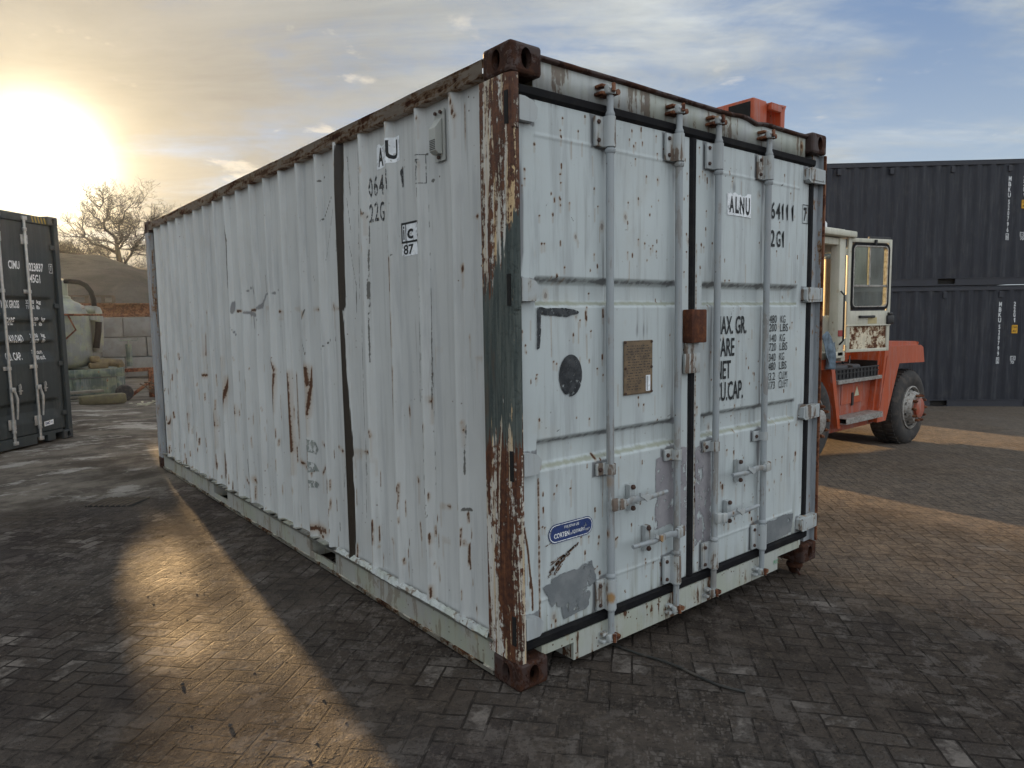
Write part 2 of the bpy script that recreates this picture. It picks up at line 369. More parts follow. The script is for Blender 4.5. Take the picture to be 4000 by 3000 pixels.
def corner_post_mat():
    m, t, b = mat('flaking_post'); p = t.obj(); X, Y, Z = t.sep(p)[:3]
    n = t.noise(t.scl(p, (16, 16, 1.3)), 1.0, 6, .72, .6); n2 = t.noise(p, 30, 5, .7, .4); n3 = t.noise(t.scl(p, (60, 60, 2.6)), 1, 4, .6, 0, (4, 1, 2))
    k = t.m('ADD', t.m('MULTIPLY', n, .72), t.m('MULTIPLY', n2, .28))
    corner = t.ss(t.m('ADD', X, Y), .10, .0)                    # more worn on the corner itself
    bare = t.m('ADD', k, t.m('MULTIPLY', corner, .015))
    rc = t.ramp(t.m('ADD', t.m('MULTIPLY', n2, .55), t.m('MULTIPLY', n3, .45)), [(.28, (.016, .009, .007)), (.45, (.058, .022, .013)), (.58, (.125, .048, .022)), (.8, (.27, .14, .07))])
    pc = t.mix(t.ss(n3, .35, .65), (.40, .36, .29), (.56, .55, .52))
    pc = t.mix(t.ss(t.noise(t.scl(p, (20, 20, .9)), 1, 4, .6, 0, (9, 9, 9)), .45, .6), pc, (.50, .36, .20))
    c = t.mix(t.ss(bare, .478, .50), pc, rc)
    gz = t.m('ADD', Z, t.m('MULTIPLY', t.m('SUBTRACT', n3, .5), .55)); gz = t.m('ADD', gz, t.m('MULTIPLY', t.m('SUBTRACT', n, .5), .4))
    top = t.m('ADD', 1.90, t.m('MULTIPLY', t.m('SUBTRACT', X, Y), 1.2))
    gm = t.m('MULTIPLY', t.ss(gz, 1.05, 1.08), t.ss(t.m('SUBTRACT', top, gz), 0, .03))
    chips = t.ss(t.noise(t.scl(p, (40, 40, 6)), 1, 5, .7, 0, (3, 3, 3)), .64, .68)
    gm = t.m('MULTIPLY', gm, t.m('SUBTRACT', 1, t.m('MULTIPLY', chips, .9)))
    gc = t.mix(t.ss(n3, .4, .65), (.045, .060, .058), (.095, .11, .10))
    gc = t.mix(t.m('MULTIPLY', t.ss(n, .55, .7), .5), gc, (.10, .055, .03))
    c = t.mix(gm, c, gc)
    t.put(b.inputs['Base Color'], c); b.inputs['Roughness'].default_value = .6; b.inputs['Specular IOR Level'].default_value = .35
    t.put(b.inputs['Normal'], t.bump(t.m('ADD', t.ss(bare, .485, .515), n2), .6, .004))
    return m
def thinmark(name, col, wear=.3, scale=70, rough=.6, col2=None):
    """brushed-on paint, sticker or stencil that has partly worn through"""
    m, t, b = mat(name); p = t.obj()
    n = t.noise(t.scl(p, (1, 1, .6)), scale, 4, .7, .3); o = [x for x in t.n if x.type == 'OUTPUT_MATERIAL'][0]
    c = t.mix(t.ss(t.noise(p, scale*.4, 4, .6), .4, .65), col, col2 if col2 else tuple(v*1.25 for v in col))
    t.put(b.inputs['Base Color'], c); b.inputs['Roughness'].default_value = rough; b.inputs['Specular IOR Level'].default_value = .3
    if wear > 0:
        tr = t.n.new('ShaderNodeBsdfTransparent'); mx = t.n.new('ShaderNodeMixShader')
        t.put(mx.inputs[0], t.ss(n, .62-.25*wear, .66-.22*wear)); t.link(b.outputs[0], mx.inputs[1]); t.link(tr.outputs[0], mx.inputs[2]); t.link(mx.outputs[0], o.inputs[0])
    return m

M = {}
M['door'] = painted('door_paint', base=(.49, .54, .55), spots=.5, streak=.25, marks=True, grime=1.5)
M['side'] = painted('side_paint', base=(.515, .53, .525), spots=.8, streak=.3, marks=True, grime=1.25)
M['header'] = painted('header_paint', base=(.50, .53, .53), spots=1.4, patch=.6, streak=.5, algae=.3, grime=1.6)
M['sill'] = painted('sill_paint', base=(.44, .46, .43), spots=1.4, patch=1.0, streak=.9, algae=.25, grime=1.8, halo=1.6)
M['rail'] = painted('rail_paint', base=(.33, .33, .305), spots=.9, patch=.35, streak=.4, algae=.30, grime=1.6)
M['fitting'] = painted('fitting_paint', base=(.40, .43, .44), spots=1.6, patch=.7, streak=.7, grime=2.2, halo=1.6)
M['bar'] = painted('bar_paint', base=(.31, .34, .36), spots=.9, patch=.25, streak=.35, grime=2.6)
M['toprail'] = rusty('top_rail_rust', paint=(.36, .31, .26), cover=.54, sx=3, sz=20)
M['rail_edge'] = rusty('rail_edge_rust', paint=(.42, .40, .34), cover=.55, sx=5, sz=5)
M['post'] = corner_post_mat()
M['casting'] = rusty('casting_rust', paint=(.046, .030, .027), cover=.5, dark=.40, sx=6, sz=6)
M['rust'] = rusty('plain_rust', paint=(.16, .07, .035), cover=.5, dark=.9, sx=8, sz=8)
M['dpost'] = rusty('far_post_rust', paint=(.27, .29, .31), cover=.60, sx=14, sz=2)
M['rubber'] = simple('black_rubber', (.007, .007, .009), .8, var=.3, bump=.2, dirt=(.022, .021, .019), dirtf=.4, spec=.2)
M['bolt'] = simple('rusty_bolt', (.055, .028, .020), .75, var=.4, scale=40)
M['blackpaint'] = thinmark('brushed_black_paint', (.020, .023, .027), wear=.14, scale=60, col2=(.055, .06, .066))
M['stencil'] = thinmark('black_stencil', (.014, .016, .018), wear=.0, scale=150)
M['stencil_worn'] = thinmark('worn_stencil', (.03, .032, .036), wear=.42, scale=110)
M['scratchm'] = thinmark('rust_scratch', (.060, .030, .018), wear=.45, scale=120, col2=(.15, .075, .035))
M['graypatch'] = thinmark('gray_primer', (.155, .17, .18), wear=.06, scale=22, col2=(.21, .222, .23))
M['purplepatch'] = thinmark('old_gray_primer', (.25, .24, .26), wear=.25, scale=22, col2=(.31, .30, .315))
M['sticker'] = thinmark('white_sticker', (.70, .73, .76), wear=.12, scale=45)
M['bluesticker'] = thinmark('blue_sticker', (.025, .045, .14), wear=.08, scale=60)
M['whiteink'] = thinmark('white_ink', (.68, .70, .72), wear=.12, scale=140)
M['tape'] = thinmark('dirty_tape', (.20, .22, .21), wear=.45, scale=40, col2=(.28, .30, .28))
M['plate'] = simple('aged_data_plate', (.17, .115, .065), .5, var=.25, scale=12, dirt=(.07, .05, .035), dirtf=.6)
M['greenink'] = thinmark('green_ink', (.10, .30, .17), wear=.3, scale=120)
M['vent'] = painted('vent_plastic', base=(.40, .41, .385), spots=.1, streak=0, grime=1.2)
M['dark'] = simple('hole_shade', (.006, .006, .006), .9, bump=0)  # near-black colour standing in for the shade inside holes and slots
M['lock'] = rusty('lock_box_rust', paint=(.085, .07, .055), cover=.38, dark=.95, sx=5, sz=2.0)
M['floor'] = simple('container_underside', (.03, .028, .025), .9)
# ------------------------------------------------------------------ numpy noise and grids
def vnoise(x, y, seed=0):
    xi = np.floor(x).astype(int); yi = np.floor(y).astype(int); fx = x-xi; fy = y-yi
    h = lambda a, b: ((np.sin(a*127.1+b*311.7+seed*74.7)*43758.5453) % 1.0)
    sx = fx*fx*(3-2*fx); sy = fy*fy*(3-2*fy)
    return (h(xi, yi)*(1-sx)+h(xi+1, yi)*sx)*(1-sy)+(h(xi, yi+1)*(1-sx)+h(xi+1, yi+1)*sx)*sy
def fbm(x, y, oct=4, seed=0):
    s = 0; a = .5
    for i in range(oct): s = s+a*(vnoise(x*2**i, y*2**i, seed+i)-.5); a *= .5
    return s
def grid(name, us, vs, P, attrs=None, smooth=True, flip=False):
    """P: array (nu, nv, 3)"""
    nu, nv = P.shape[:2]; me = bpy.data.meshes.new(name)
    me.vertices.add(nu*nv); me.vertices.foreach_set('co', P.reshape(-1).astype(np.float32))
    i, j = np.meshgrid(np.arange(nu-1), np.arange(nv-1), indexing='ij'); a = (i*nv+j).ravel()
    q = np.stack([a, a+nv, a+nv+1, a+1], 1)
    if flip: q = q[:, ::-1]
    nf = len(q); me.loops.add(nf*4); me.polygons.add(nf)
    me.loops.foreach_set('vertex_index', q.ravel().astype(np.int32)); me.polygons.foreach_set('loop_start', np.arange(0, nf*4, 4, dtype=np.int32))
    me.update(calc_edges=True)
    if smooth: me.polygons.foreach_set('use_smooth', np.ones(nf, bool))
    for k, A in (attrs or {}).items():
        at = me.attributes.new(k, 'FLOAT', 'POINT'); at.data.foreach_set('value', A.ravel().astype(np.float32))
    me.validate(); return me
def stroke(A, U, V, u0, v0, u1, v1, w, val=1.0):
    dx, dy = u1-u0, v1-v0; L2 = dx*dx+dy*dy+1e-9
    m = (U > min(u0, u1)-w*2.5) & (U < max(u0, u1)+w*2.5) & (V > min(v0, v1)-w*2.5) & (V < max(v0, v1)+w*2.5)
    if not m.any(): return
    t = np.clip(((U[m]-u0)*dx+(V[m]-v0)*dy)/L2, 0, 1); dd = np.hypot(U[m]-u0-t*dx, V[m]-v0-t*dy)
    A[m] = np.maximum(A[m], val*np.clip(1.25-dd/w, 0, 1))
SIDE_MARKS={'r':[(3.754,1.247,3.771,1.096,0.018),(3.7,1.092,3.763,0.808,0.018),(3.885,0.437,3.894,0.247,0.031),(4.145,0.465,4.154,0.301,0.027),(3.573,0.467,3.589,0.283,0.02),(4.035,0.782,4.019,0.673,0.023),(4.879,0.929,4.893,0.718,0.02),(5.44,0.535,5.444,0.365,0.018),(4.638,0.758,4.633,0.639,0.015),(5.629,0.572,5.659,0.512,0.02),(2.622,1.185,2.643,0.914,0.011),(2.644,1.286,2.619,1.211,0.009),(2.359,1.199,2.35,0.683,0.017),(2.29,1.202,2.289,0.777,0.01),(2.419,0.823,2.411,0.749,0.007),(2.075,1.254,2.066,1.144,0.017),(2.059,1.133,2.064,1.028,0.006),(2.132,1.07,2.151,0.758,0.008),(2.664,0.86,2.664,0.809,0.014),(3.225,0.76,3.22,0.661,0.013),(3.252,0.856,3.248,0.8,0.011),(3.163,0.356,3.146,0.331,0.016),(4.377,0.617,4.343,0.505,0.014),(2.285,0.624,2.168,0.599,0.016),(4.245,1.437,4.263,1.261,0.014),(4.315,1.078,4.26,1.081,0.017),(3.81,1.695,3.817,1.245,0.009),(3.486,1.815,3.489,1.126,0.009),(3.489,1.126,3.497,0.523,0.012),(3.482,0.893,3.469,0.836,0.017),(3.408,1.624,3.28,1.619,0.009),(3.116,1.623,2.978,1.628,0.008),(2.81,1.634,2.72,1.634,0.008),(2.552,1.607,2.438,1.593,0.009),(2.558,1.56,2.427,1.559,0.007),(2.263,1.618,2.145,1.611,0.008),(1.967,1.612,1.86,1.614,0.008),(4.181,1.627,4.114,1.641,0.011),(5.754,0.927,5.822,0.592,0.015),(5.695,0.701,5.74,0.425,0.015),(5.156,0.802,5.167,0.692,0.014),(4.897,1.137,4.912,0.927,0.012),(4.849,0.687,4.901,0.327,0.012),(2.935,0.859,2.93,0.819,0.012),(3.376,0.32,3.241,0.242,0.014),(0.979,1.568,0.979,1.406,0.007),(0.975,1.298,0.984,1.034,0.005),(1.027,0.985,1.03,0.861,0.009),(1.029,0.668,1.024,0.613,0.012),(1.291,0.955,1.298,0.728,0.016),(1.25,0.948,1.24,0.914,0.008),(1.286,0.789,1.225,0.786,0.006),(1.491,0.802,1.334,0.812,0.009),(1.48,0.767,1.414,0.773,0.006),(1.7,0.795,1.631,0.77,0.008),(1.309,0.472,1.302,0.401,0.009),(1.254,0.448,1.253,0.327,0.01),(1.928,0.789,1.882,0.775,0.011),(1.878,0.662,1.937,0.598,0.012),(1.696,1.634,1.691,1.603,0.009),(1.713,1.613,1.613,1.609,0.008),(1.972,1.612,1.878,1.609,0.009),(0.67,1.169,0.667,1.149,0.009),(0.705,1.042,0.7,1.022,0.008),(0.818,0.756,0.813,0.74,0.009),(0.62,0.658,0.538,0.668,0.009),(0.631,1.399,0.573,1.399,0.005),(0.31,1.367,0.279,1.367,0.008),(0.362,1.466,0.359,1.448,0.005),(0.88,1.109,0.877,1.061,0.008),(0.81,0.534,0.8,0.449,0.006),(2.132,0.226,1.935,0.229,0.026),(2.033,0.22,1.972,0.179,0.017),(1.093,0.378,1.084,0.368,0.009),(0.683,0.509,0.682,0.467,0.005),(0.609,0.498,0.554,0.498,0.007),(0.349,0.251,0.345,0.222,0.005),(0.401,1.085,0.399,1.046,0.004),(0.461,1.049,0.449,0.913,0.005),(2.042,1.249,2.074,0.948,0.013),(0.686,0.251,0.683,0.192,0.008),(0.748,1.697,0.746,1.473,0.005),(1.277,1.675,1.267,1.606,0.007),(0.974,1.847,0.976,1.752,0.006),(0.973,1.752,0.978,1.642,0.003),(1.278,2.111,1.234,2.081,0.008),(0.687,2.259,0.686,2.234,0.003),(0.689,2.457,0.684,2.437,0.004),(0.392,1.767,0.391,1.744,0.004),(0.439,1.887,0.438,1.854,0.003),(1.265,1.665,1.261,1.621,0.006),(0.368,1.977,0.278,1.965,0.003),(0.299,1.657,0.319,1.652,0.003),(0.42,2.494,0.403,2.387,0.005),(0.36,2.434,0.36,2.309,0.003),(0.967,2.486,0.985,2.431,0.004)],'k':[(3.504,2.504,3.459,2.165,0.012),(3.459,2.165,3.467,1.8,0.009),(3.474,0.526,3.482,0.197,0.012),(2.137,1.95,2.136,1.698,0.006),(2.065,1.605,2.08,1.548,0.006),(2.095,1.462,2.067,1.324,0.006),(2.399,2.301,2.371,2.192,0.011),(3.331,0.473,3.3,0.26,0.011),(2.771,1.86,2.776,1.746,0.007),(1.963,1.809,1.944,1.78,0.006),(3.836,2.493,3.851,2.143,0.01),(3.851,2.143,3.81,1.695,0.006),(1.58,1.516,1.58,0.872,0.006),(1.594,0.87,1.568,0.519,0.006),(1.538,0.714,1.539,0.205,0.008),(1.401,1.749,1.409,1.58,0.006),(1.356,1.515,1.367,1.042,0.004),(1.367,1.042,1.356,0.682,0.004),(1.228,1.741,1.236,1.309,0.004),(1.826,1.356,1.759,1.427,0.008),(1.69,1.447,1.688,1.416,0.008),(0.393,1.076,0.398,0.842,0.003),(0.467,0.479,0.443,0.435,0.005),(0.404,0.689,0.366,0.684,0.01),(0.714,0.662,0.689,0.598,0.005),(0.685,0.663,0.713,0.62,0.004),(1.727,0.33,1.726,0.278,0.008),(1.624,0.688,1.65,0.555,0.005),(1.363,0.766,1.38,0.432,0.004),(0.47,1.038,0.448,0.933,0.004),(0.759,1.657,0.778,1.14,0.003),(0.655,1.653,0.667,1.108,0.006),(1.573,1.758,1.59,1.146,0.006),(1.447,2.43,1.431,2.215,0.006),(1.465,2.213,1.439,2.016,0.005),(1.46,1.966,1.405,1.73,0.005),(1.405,1.73,1.411,1.617,0.004),(1.726,2.374,1.857,2.308,0.007),(1.664,2.248,1.789,2.116,0.009),(1.662,2.163,1.772,1.891,0.005),(1.603,2.354,1.639,1.921,0.004),(1.329,2.466,1.37,1.654,0.003),(1.272,2.489,1.269,2.369,0.003),(1.032,1.927,0.96,1.856,0.005),(1.296,2.182,1.227,2.073,0.005),(1.219,2.072,1.235,1.65,0.003),(0.986,1.984,0.977,1.915,0.003),(1.8,2.488,1.856,2.316,0.003),(0.721,2.308,0.627,2.282,0.002),(0.722,2.183,0.587,2.159,0.003)],'t':[(1.493,2.483,1.51,2.189,0.018),(1.51,2.189,1.519,1.926,0.018),(1.519,1.926,1.521,1.62,0.018),(1.537,1.756,1.533,1.272,0.022),(1.533,1.272,1.519,0.78,0.021),(1.519,0.78,1.522,0.184,0.017)],'s':[(3.441,1.686,3.453,1.615,0.024),(3.197,1.755,3.051,1.796,0.013),(3.051,1.796,3.038,1.749,0.011),(3.227,1.694,3.226,1.57,0.018),(3.178,1.611,3.004,1.582,0.03),(3.004,1.582,2.913,1.554,0.024),(2.923,1.62,2.798,1.721,0.028),(2.798,1.721,2.752,1.738,0.021),(2.693,1.704,2.498,1.765,0.009),(2.698,1.667,2.689,1.603,0.009),(3.073,1.569,3.057,1.488,0.018),(2.97,1.555,2.956,1.495,0.012),(2.953,1.488,2.949,1.168,0.006),(3.226,1.57,3.247,1.404,0.006),(3.487,1.544,3.437,1.444,0.009),(3.888,0.421,3.913,0.275,0.004)]}
DOOR_SPOTS=[(0.433,2.382,0.0033,0.005),(0.289,2.302,0.0033,0.0),(0.292,2.28,0.0057,0.007),(0.392,2.314,0.0051,0.0),(0.147,2.23,0.0033,0.006),(0.093,2.125,0.0045,0.007),(0.293,2.166,0.0033,0.015),(0.286,2.126,0.0027,0.0),(0.29,2.091,0.0051,0.0),(0.282,2.033,0.0039,0.007),(0.287,2.001,0.0045,0.0),(0.243,1.962,0.0039,0.006),(0.339,2.013,0.0039,0.0),(0.509,2.014,0.0045,0.0),(0.169,1.948,0.0027,0.0),(0.302,2.352,0.0027,0.0),(0.793,2.389,0.0045,0.016),(0.73,2.369,0.0027,0.005),(0.755,2.316,0.0039,0.0),(0.742,2.303,0.0039,0.005),(0.713,2.326,0.0039,0.0),(0.754,2.245,0.0039,0.0),(0.828,2.177,0.0045,0.0),(0.701,1.963,0.0045,0.006),(0.487,2.089,0.0027,0.0),(0.079,2.057,0.0033,0.0),(0.286,2.023,0.0027,0.0),(0.093,2.085,0.0027,0.0),(0.773,2.074,0.0027,0.004),(0.705,2.049,0.0033,0.0),(0.953,2.318,0.0039,0.0),(0.907,2.288,0.0033,0.0),(0.899,2.368,0.0039,0.0),(0.83,2.177,0.0045,0.0),(0.909,2.172,0.0039,0.0),(1.23,2.362,0.0045,0.0),(1.282,2.315,0.0045,0.0),(1.258,2.249,0.0057,0.0),(1.278,2.236,0.0051,0.0),(1.296,2.223,0.0051,0.024),(1.233,2.222,0.0057,0.0),(1.133,2.226,0.0051,0.0),(1.09,2.2,0.0045,0.008),(1.14,2.12,0.0039,0.0),(1.292,2.059,0.0045,0.0),(1.288,1.976,0.0051,0.011),(1.253,1.894,0.0069,0.006),(1.245,1.78,0.0057,0.007),(1.084,1.858,0.0045,0.0),(1.133,1.849,0.0051,0.0),(1.132,1.938,0.0039,0.007),(1.345,1.905,0.0051,0.005),(1.416,1.716,0.0051,0.0),(1.52,2.248,0.0045,0.0),(1.514,2.229,0.0045,0.0),(2.028,2.322,0.0057,0.008),(2.099,2.226,0.0051,0.0),(1.986,2.054,0.0057,0.0),(1.781,1.929,0.0051,0.0),(1.96,1.891,0.0039,0.0),(1.264,2.489,0.0045,0.007),(1.274,1.88,0.0033,0.0),(0.818,1.874,0.0027,0.0),(0.875,1.865,0.0033,0.0),(0.18,1.838,0.0063,0.0),(0.195,1.838,0.0051,0.0),(0.263,1.715,0.0057,0.006),(0.307,1.747,0.0027,0.0),(0.485,1.808,0.0033,0.0),(0.504,1.764,0.0027,0.011),(0.438,1.579,0.0051,0.0),(0.43,1.561,0.0039,0.032),(0.355,1.467,0.0045,0.007),(0.396,1.524,0.0033,0.0),(0.462,1.477,0.0045,0.0),(0.069,1.487,0.0045,0.007),(0.086,1.428,0.0033,0.0),(0.141,1.29,0.0039,0.0),(0.146,1.305,0.0033,0.0),(0.239,1.354,0.0057,0.0),(0.256,1.345,0.0039,0.0),(0.484,1.641,0.0033,0.0),(0.533,1.369,0.0039,0.017),(0.538,1.571,0.0045,0.033),(0.156,1.12,0.0045,0.007),(0.449,1.092,0.0051,0.0),(0.501,1.31,0.0033,0.0),(0.537,1.28,0.0039,0.0),(0.701,1.826,0.0051,0.0),(0.773,1.888,0.0033,0.0),(0.86,1.851,0.0045,0.0),(0.901,1.841,0.0027,0.0),(0.601,1.226,0.0039,0.0),(0.775,1.161,0.0039,0.005),(0.814,1.122,0.0057,0.0),(0.915,1.038,0.0033,0.0),(0.601,1.402,0.0051,0.0),(-0.17,1.383,0.0033,0.0),(1.245,1.781,0.0045,0.005),(1.131,1.679,0.0039,0.0),(1.115,1.751,0.0033,0.0),(1.23,1.07,0.0075,0.0),(1.342,1.35,0.0045,0.007),(1.316,1.585,0.0033,0.0),(1.375,1.581,0.0063,0.0),(1.599,1.395,0.0039,0.0),(1.673,1.298,0.0051,0.0),(2.144,1.486,0.0069,0.0),(2.2,1.335,0.0057,0.012),(1.754,1.212,0.0057,0.01),(1.586,0.986,0.0033,0.0),(1.338,1.005,0.0033,0.0),(1.567,1.05,0.0051,0.005),(2.135,0.882,0.0063,0.0),(2.066,0.694,0.0051,0.0),(2.221,0.703,0.0075,0.011),(1.567,0.798,0.0051,0.018),(1.503,0.813,0.0045,0.0),(1.28,0.949,0.0033,0.0),(1.298,0.834,0.0039,0.0),(1.416,1.715,0.0081,0.0),(1.46,1.716,0.0069,0.0),(1.499,1.718,0.0057,0.0),(1.007,1.445,0.0045,0.0),(0.172,0.743,0.0033,0.02),(0.167,0.661,0.0051,0.0),(0.33,0.799,0.0039,0.0),(0.251,0.825,0.0033,0.0),(0.483,0.684,0.0045,0.017),(0.507,0.548,0.0063,0.006),(0.502,0.516,0.0045,0.0),(0.418,0.5,0.0033,0.014),(0.511,0.381,0.0087,0.008),(0.481,0.403,0.0045,0.0),(0.368,0.335,0.0063,0.0),(0.358,0.246,0.0039,0.006),(0.279,0.345,0.0051,0.0),(0.236,0.235,0.0063,0.007),(0.394,0.568,0.0057,0.0),(0.443,0.561,0.0045,0.0),(0.094,0.441,0.0045,0.027),(0.496,0.41,0.0045,0.0),(0.489,0.923,0.0099,0.014),(0.519,0.901,0.0069,0.0),(0.62,0.512,0.0081,0.0),(0.631,0.517,0.0045,0.0),(0.829,0.348,0.0045,0.0),(0.887,0.338,0.0039,0.005),(0.94,0.322,0.0051,0.0),(0.235,0.791,0.0027,0.0),(0.18,0.655,0.0039,0.0),(2.137,0.884,0.0069,0.0),(2.216,0.701,0.0087,0.014),(2.066,0.696,0.0069,0.0),(1.997,0.689,0.0051,0.0),(2.062,0.592,0.0081,0.0),(1.729,0.433,0.0117,0.008),(1.751,0.388,0.0087,0.008),(1.579,0.422,0.0045,0.006),(1.481,0.403,0.0045,0.0),(1.526,0.409,0.0081,0.0),(1.463,0.625,0.0093,0.016),(1.444,0.643,0.0057,0.0),(1.762,0.507,0.0051,0.0),(1.676,0.593,0.0039,0.006),(1.816,0.384,0.0039,0.0),(0.723,0.677,0.0045,0.0),(0.728,0.562,0.0039,0.009),(0.951,0.238,0.0075,0.009),(0.829,0.366,0.0051,0.0),(0.946,0.314,0.0045,0.007),(2.112,0.326,0.0099,0.018),(2.147,0.254,0.0129,0.0),(2.114,0.283,0.0069,0.0),(2.286,0.414,0.0045,0.0),(1.217,0.662,0.0045,0.03),(1.222,0.719,0.0051,0.014),(1.218,0.596,0.0045,0.015),(1.134,0.36,0.0045,0.0),(1.247,0.249,0.0051,0.0),(1.497,0.813,0.0057,0.0),(1.563,0.797,0.0045,0.009),(1.296,0.582,0.0045,0.0)]

# ================================================================== WHITE CONTAINER
LX, LY, LZ = 2.438, 6.058, 2.591
box = thing('shipping_container', 'rusty off-white shipping container with closed doors and four locking bars, standing on the brick yard', 'shipping container')
def cast_mesh():
    b = MB().box((0, 0, 0), (.162, .178, .118), .014); a = part('tmp', b, None)
    cut = MB(); cut1 = MB()
    oval = lambda w, h: [(w*math.cos(t)*(1 if abs(math.cos(t)) < .99 else 1), h*math.sin(t)) for t in [2*math.pi*k/20 for k in range(20)]]
    cut1.prism([(.081+p[0], .059+p[1]) for p in oval(.027, .040)], lambda a_, b_, d_: (a_, d_, b_), -.05, .09)
    cut.prism([(.089+p[0], .059+p[1]) for p in oval(.026, .040)], lambda a_, b_, d_: (d_, a_, b_), -.05, .08)
    cut2 = MB().box((.03, .03, .024), (.14, .15, .10))
    c = part('tmp', cut, None); c2 = part('tmp', cut2, None); c3 = part('tmp', cut1, None)
    for q in (c2, c, c3):
        md = a.modifiers.new('b', 'BOOLEAN'); md.object = q; md.operation = 'DIFFERENCE'; md.solver = 'EXACT'
    bpy.context.view_layer.update()
    me = bpy.data.meshes.new_from_object(a.evaluated_get(bpy.context.evaluated_depsgraph_get()))
    for q in (a, c, c2, c3): bpy.data.objects.remove(q)
    me.name = 'corner_casting'; return me
CAST = cast_mesh()
def castings(parent, m, L, H, W_=2.438):
    for sx in (0, 1):
        for sy in (0, 1):
            for sz in (0, 1):
                me = CAST.copy()
                T = Matrix.Translation((W_ if sx else 0, L if sy else 0, H if sz else 0)) @ Matrix.Diagonal((-1 if sx else 1, -1 if sy else 1, -1 if sz else 1, 1))
                me.transform(T)
                if (sx+sy+sz) % 2: me.flip_normals()
                part('corner_casting', me, m, parent)
castings(box, M['casting'], LY, LZ)

# corner posts
def post_profile(kind):
    if kind == 'near': return [(.003, .205), (.003, .040), (.010, .014), (.022, .003), (.040, .002), (.046, .010), (.046, .060), (.060, .062), (.060, .205)]
    return [(.003, .205), (.003, .003), (.012, .003), (.012, .042), (.085, .042), (.085, .205)]
z0, z1 = .118, LZ-.118
post = part('corner_post', MB().prism(post_profile('near'), lambda a, b, d_: (a, b, d_), z0, z1), M['post'], box, smooth=40, label='heavily rusted corner post with dark green paint at its middle')
pr = MB().prism([(a, b) for a, b in post_profile('far')], lambda a, b, d_: (LX-a, b, d_), z0, z1)
part('post_edge', MB().box((LX-.013, -.002, .12), (LX+.0005, .012, LZ-.12), .002), M['rust'], box)
part('corner_post', pr, M['dpost'], box, label='grey corner post with a rusty outer edge')
for s in (0, 1):
    part('corner_post', MB().prism([(.003, .003), (.16, .003), (.16, .05), (.05, .05), (.05, .14), (.003, .14)], lambda a, b, d_: ((LX-a) if s else a, LY-b, d_), z0, z1), M['dpost'], box)

# side walls ---------------------------------------------------------
PIT = .277
def prof(y, face=.006, deep=.044):
    t = (np.asarray(y, float)-.432) % PIT
    return np.interp(t, [0, .020, .235, .256, PIT], [face, deep, deep, face, face])
def prof_s(y):
    return sum(prof(y+k) for k in (-.007, -.0045, -.002, 0, .002, .0045, .007))/7
ys = np.arange(.205, 5.86, .0055); zs = np.concatenate([np.arange(.166, 2.51, .018)])
Y, Z = np.meshgrid(ys, zs, indexing='ij')
def side_x(Y, Z):
    X = prof_s(Y); e = np.clip((Y-.30)/.03, 0, 1)*np.clip((5.80-Y)/.03, 0, 1)
    X = X*e+.044*(1-e)
    X = X+.0035*fbm(Y*1.1, Z*.9, 3, 5)+.0015*fbm(Y*5, Z*3, 3, 9)
    X = X-.016*np.exp(-((Y-1.50)/.05)**2)*(.5+.5*np.clip((Z-1.2)/1.0, -1, 1))   # pulled-out rib
    X = X+.016*np.exp(-((Y-3.0)/.35)**2-((Z-1.62)/.22)**2)                        # dented area behind the scrape
    X = X-.006*np.exp(-((Z-.17)/.025)**2)*vnoise(Y*9, Z*0+1, 3)*np.clip((1.9-Y)/.4, 0, 1)                   # battered foot
    return X
Xw = side_x(Y, Z)
A = {k: np.zeros_like(Y) for k in ('rust', 'scratch', 'tar', 'grime', 'smear_shade')}
for k, nm, v in (('r', 'rust', .95), ('k', 'scratch', .9), ('t', 'tar', 1.1), ('s', 'smear_shade', 1.0)):
    for q in SIDE_MARKS[k]: stroke(A[nm], Y, Z, *q[:4], q[4]*{'r': .66, 't': 1.35, 's': .62}.get(k, 1), val=v) if k != 'k' else stroke(A[nm], Y, Z, q[0], q[1], q[2], q[3], max(q[4]*.75, .0036), .78)
rr_ = random.Random(33)
for q in SIDE_MARKS['r']:                                # soft brown bleed below every rust mark
    zl = min(q[1], q[3]); xl = q[2] if q[3] < q[1] else q[0]
    stroke(A['rust'], Y, Z, q[0], q[1], q[2], q[3], q[4]*2.2, .34); stroke(A['rust'], Y, Z, xl, zl, xl, zl-.05-q[4]*6, max(q[4]*1.2, .006), .26)
for yk, za, zb in ((.742, .6, 2.1), (.70, .7, 2.2), (.655, .75, 2.15)):   # tyre-like dashes rubbed on one rib
    zq = za
    while zq < zb: L_ = rr_.uniform(.010, .03); stroke(A['scratch'], Y, Z, yk+rr_.uniform(-.003, .003), zq, yk, zq+L_, .0042, rr_.uniform(.5, .95)); zq += L_+rr_.uniform(.02, .07)
tt_ = (Y-.432) % PIT                                     # painted shade, broken up like dirt, in the valleys and along the rib flanks
A['smear_shade'] += (.16+.20*fbm(Y*3, Z*.7, 3, 12))*np.exp(-((tt_-.205)/.035)**2)+.18*np.exp(-((tt_-.236)/.006)**2)*vnoise(Z*3, Y*2, 4)
rr_ = random.Random(3)
for k in range(21):                                      # extra small runs along rib feet and edges
    ye = .432+PIT*k
    for j in range(11):
        z_ = (.18+1.1*rr_.random()**1.6) if k > 5 else (.18+.6*rr_.random()); L_ = rr_.uniform(.01, .10)
        stroke(A['rust'], Y, Z, (yq := ye-rr_.uniform(-.01, .07)), z_, yq+rr_.uniform(-.004, .004), z_-L_, rr_.uniform(.003, .006), rr_.uniform(.5, .95))
A['grime'] += np.clip(.42-(Z-.15)*1.6, 0, .5)*np.clip((Y-1.5)/2, 0, 1)+.10*np.clip((Z-2.40)/.1, 0, 1)
P = np.stack([Xw, Y, Z], -1)
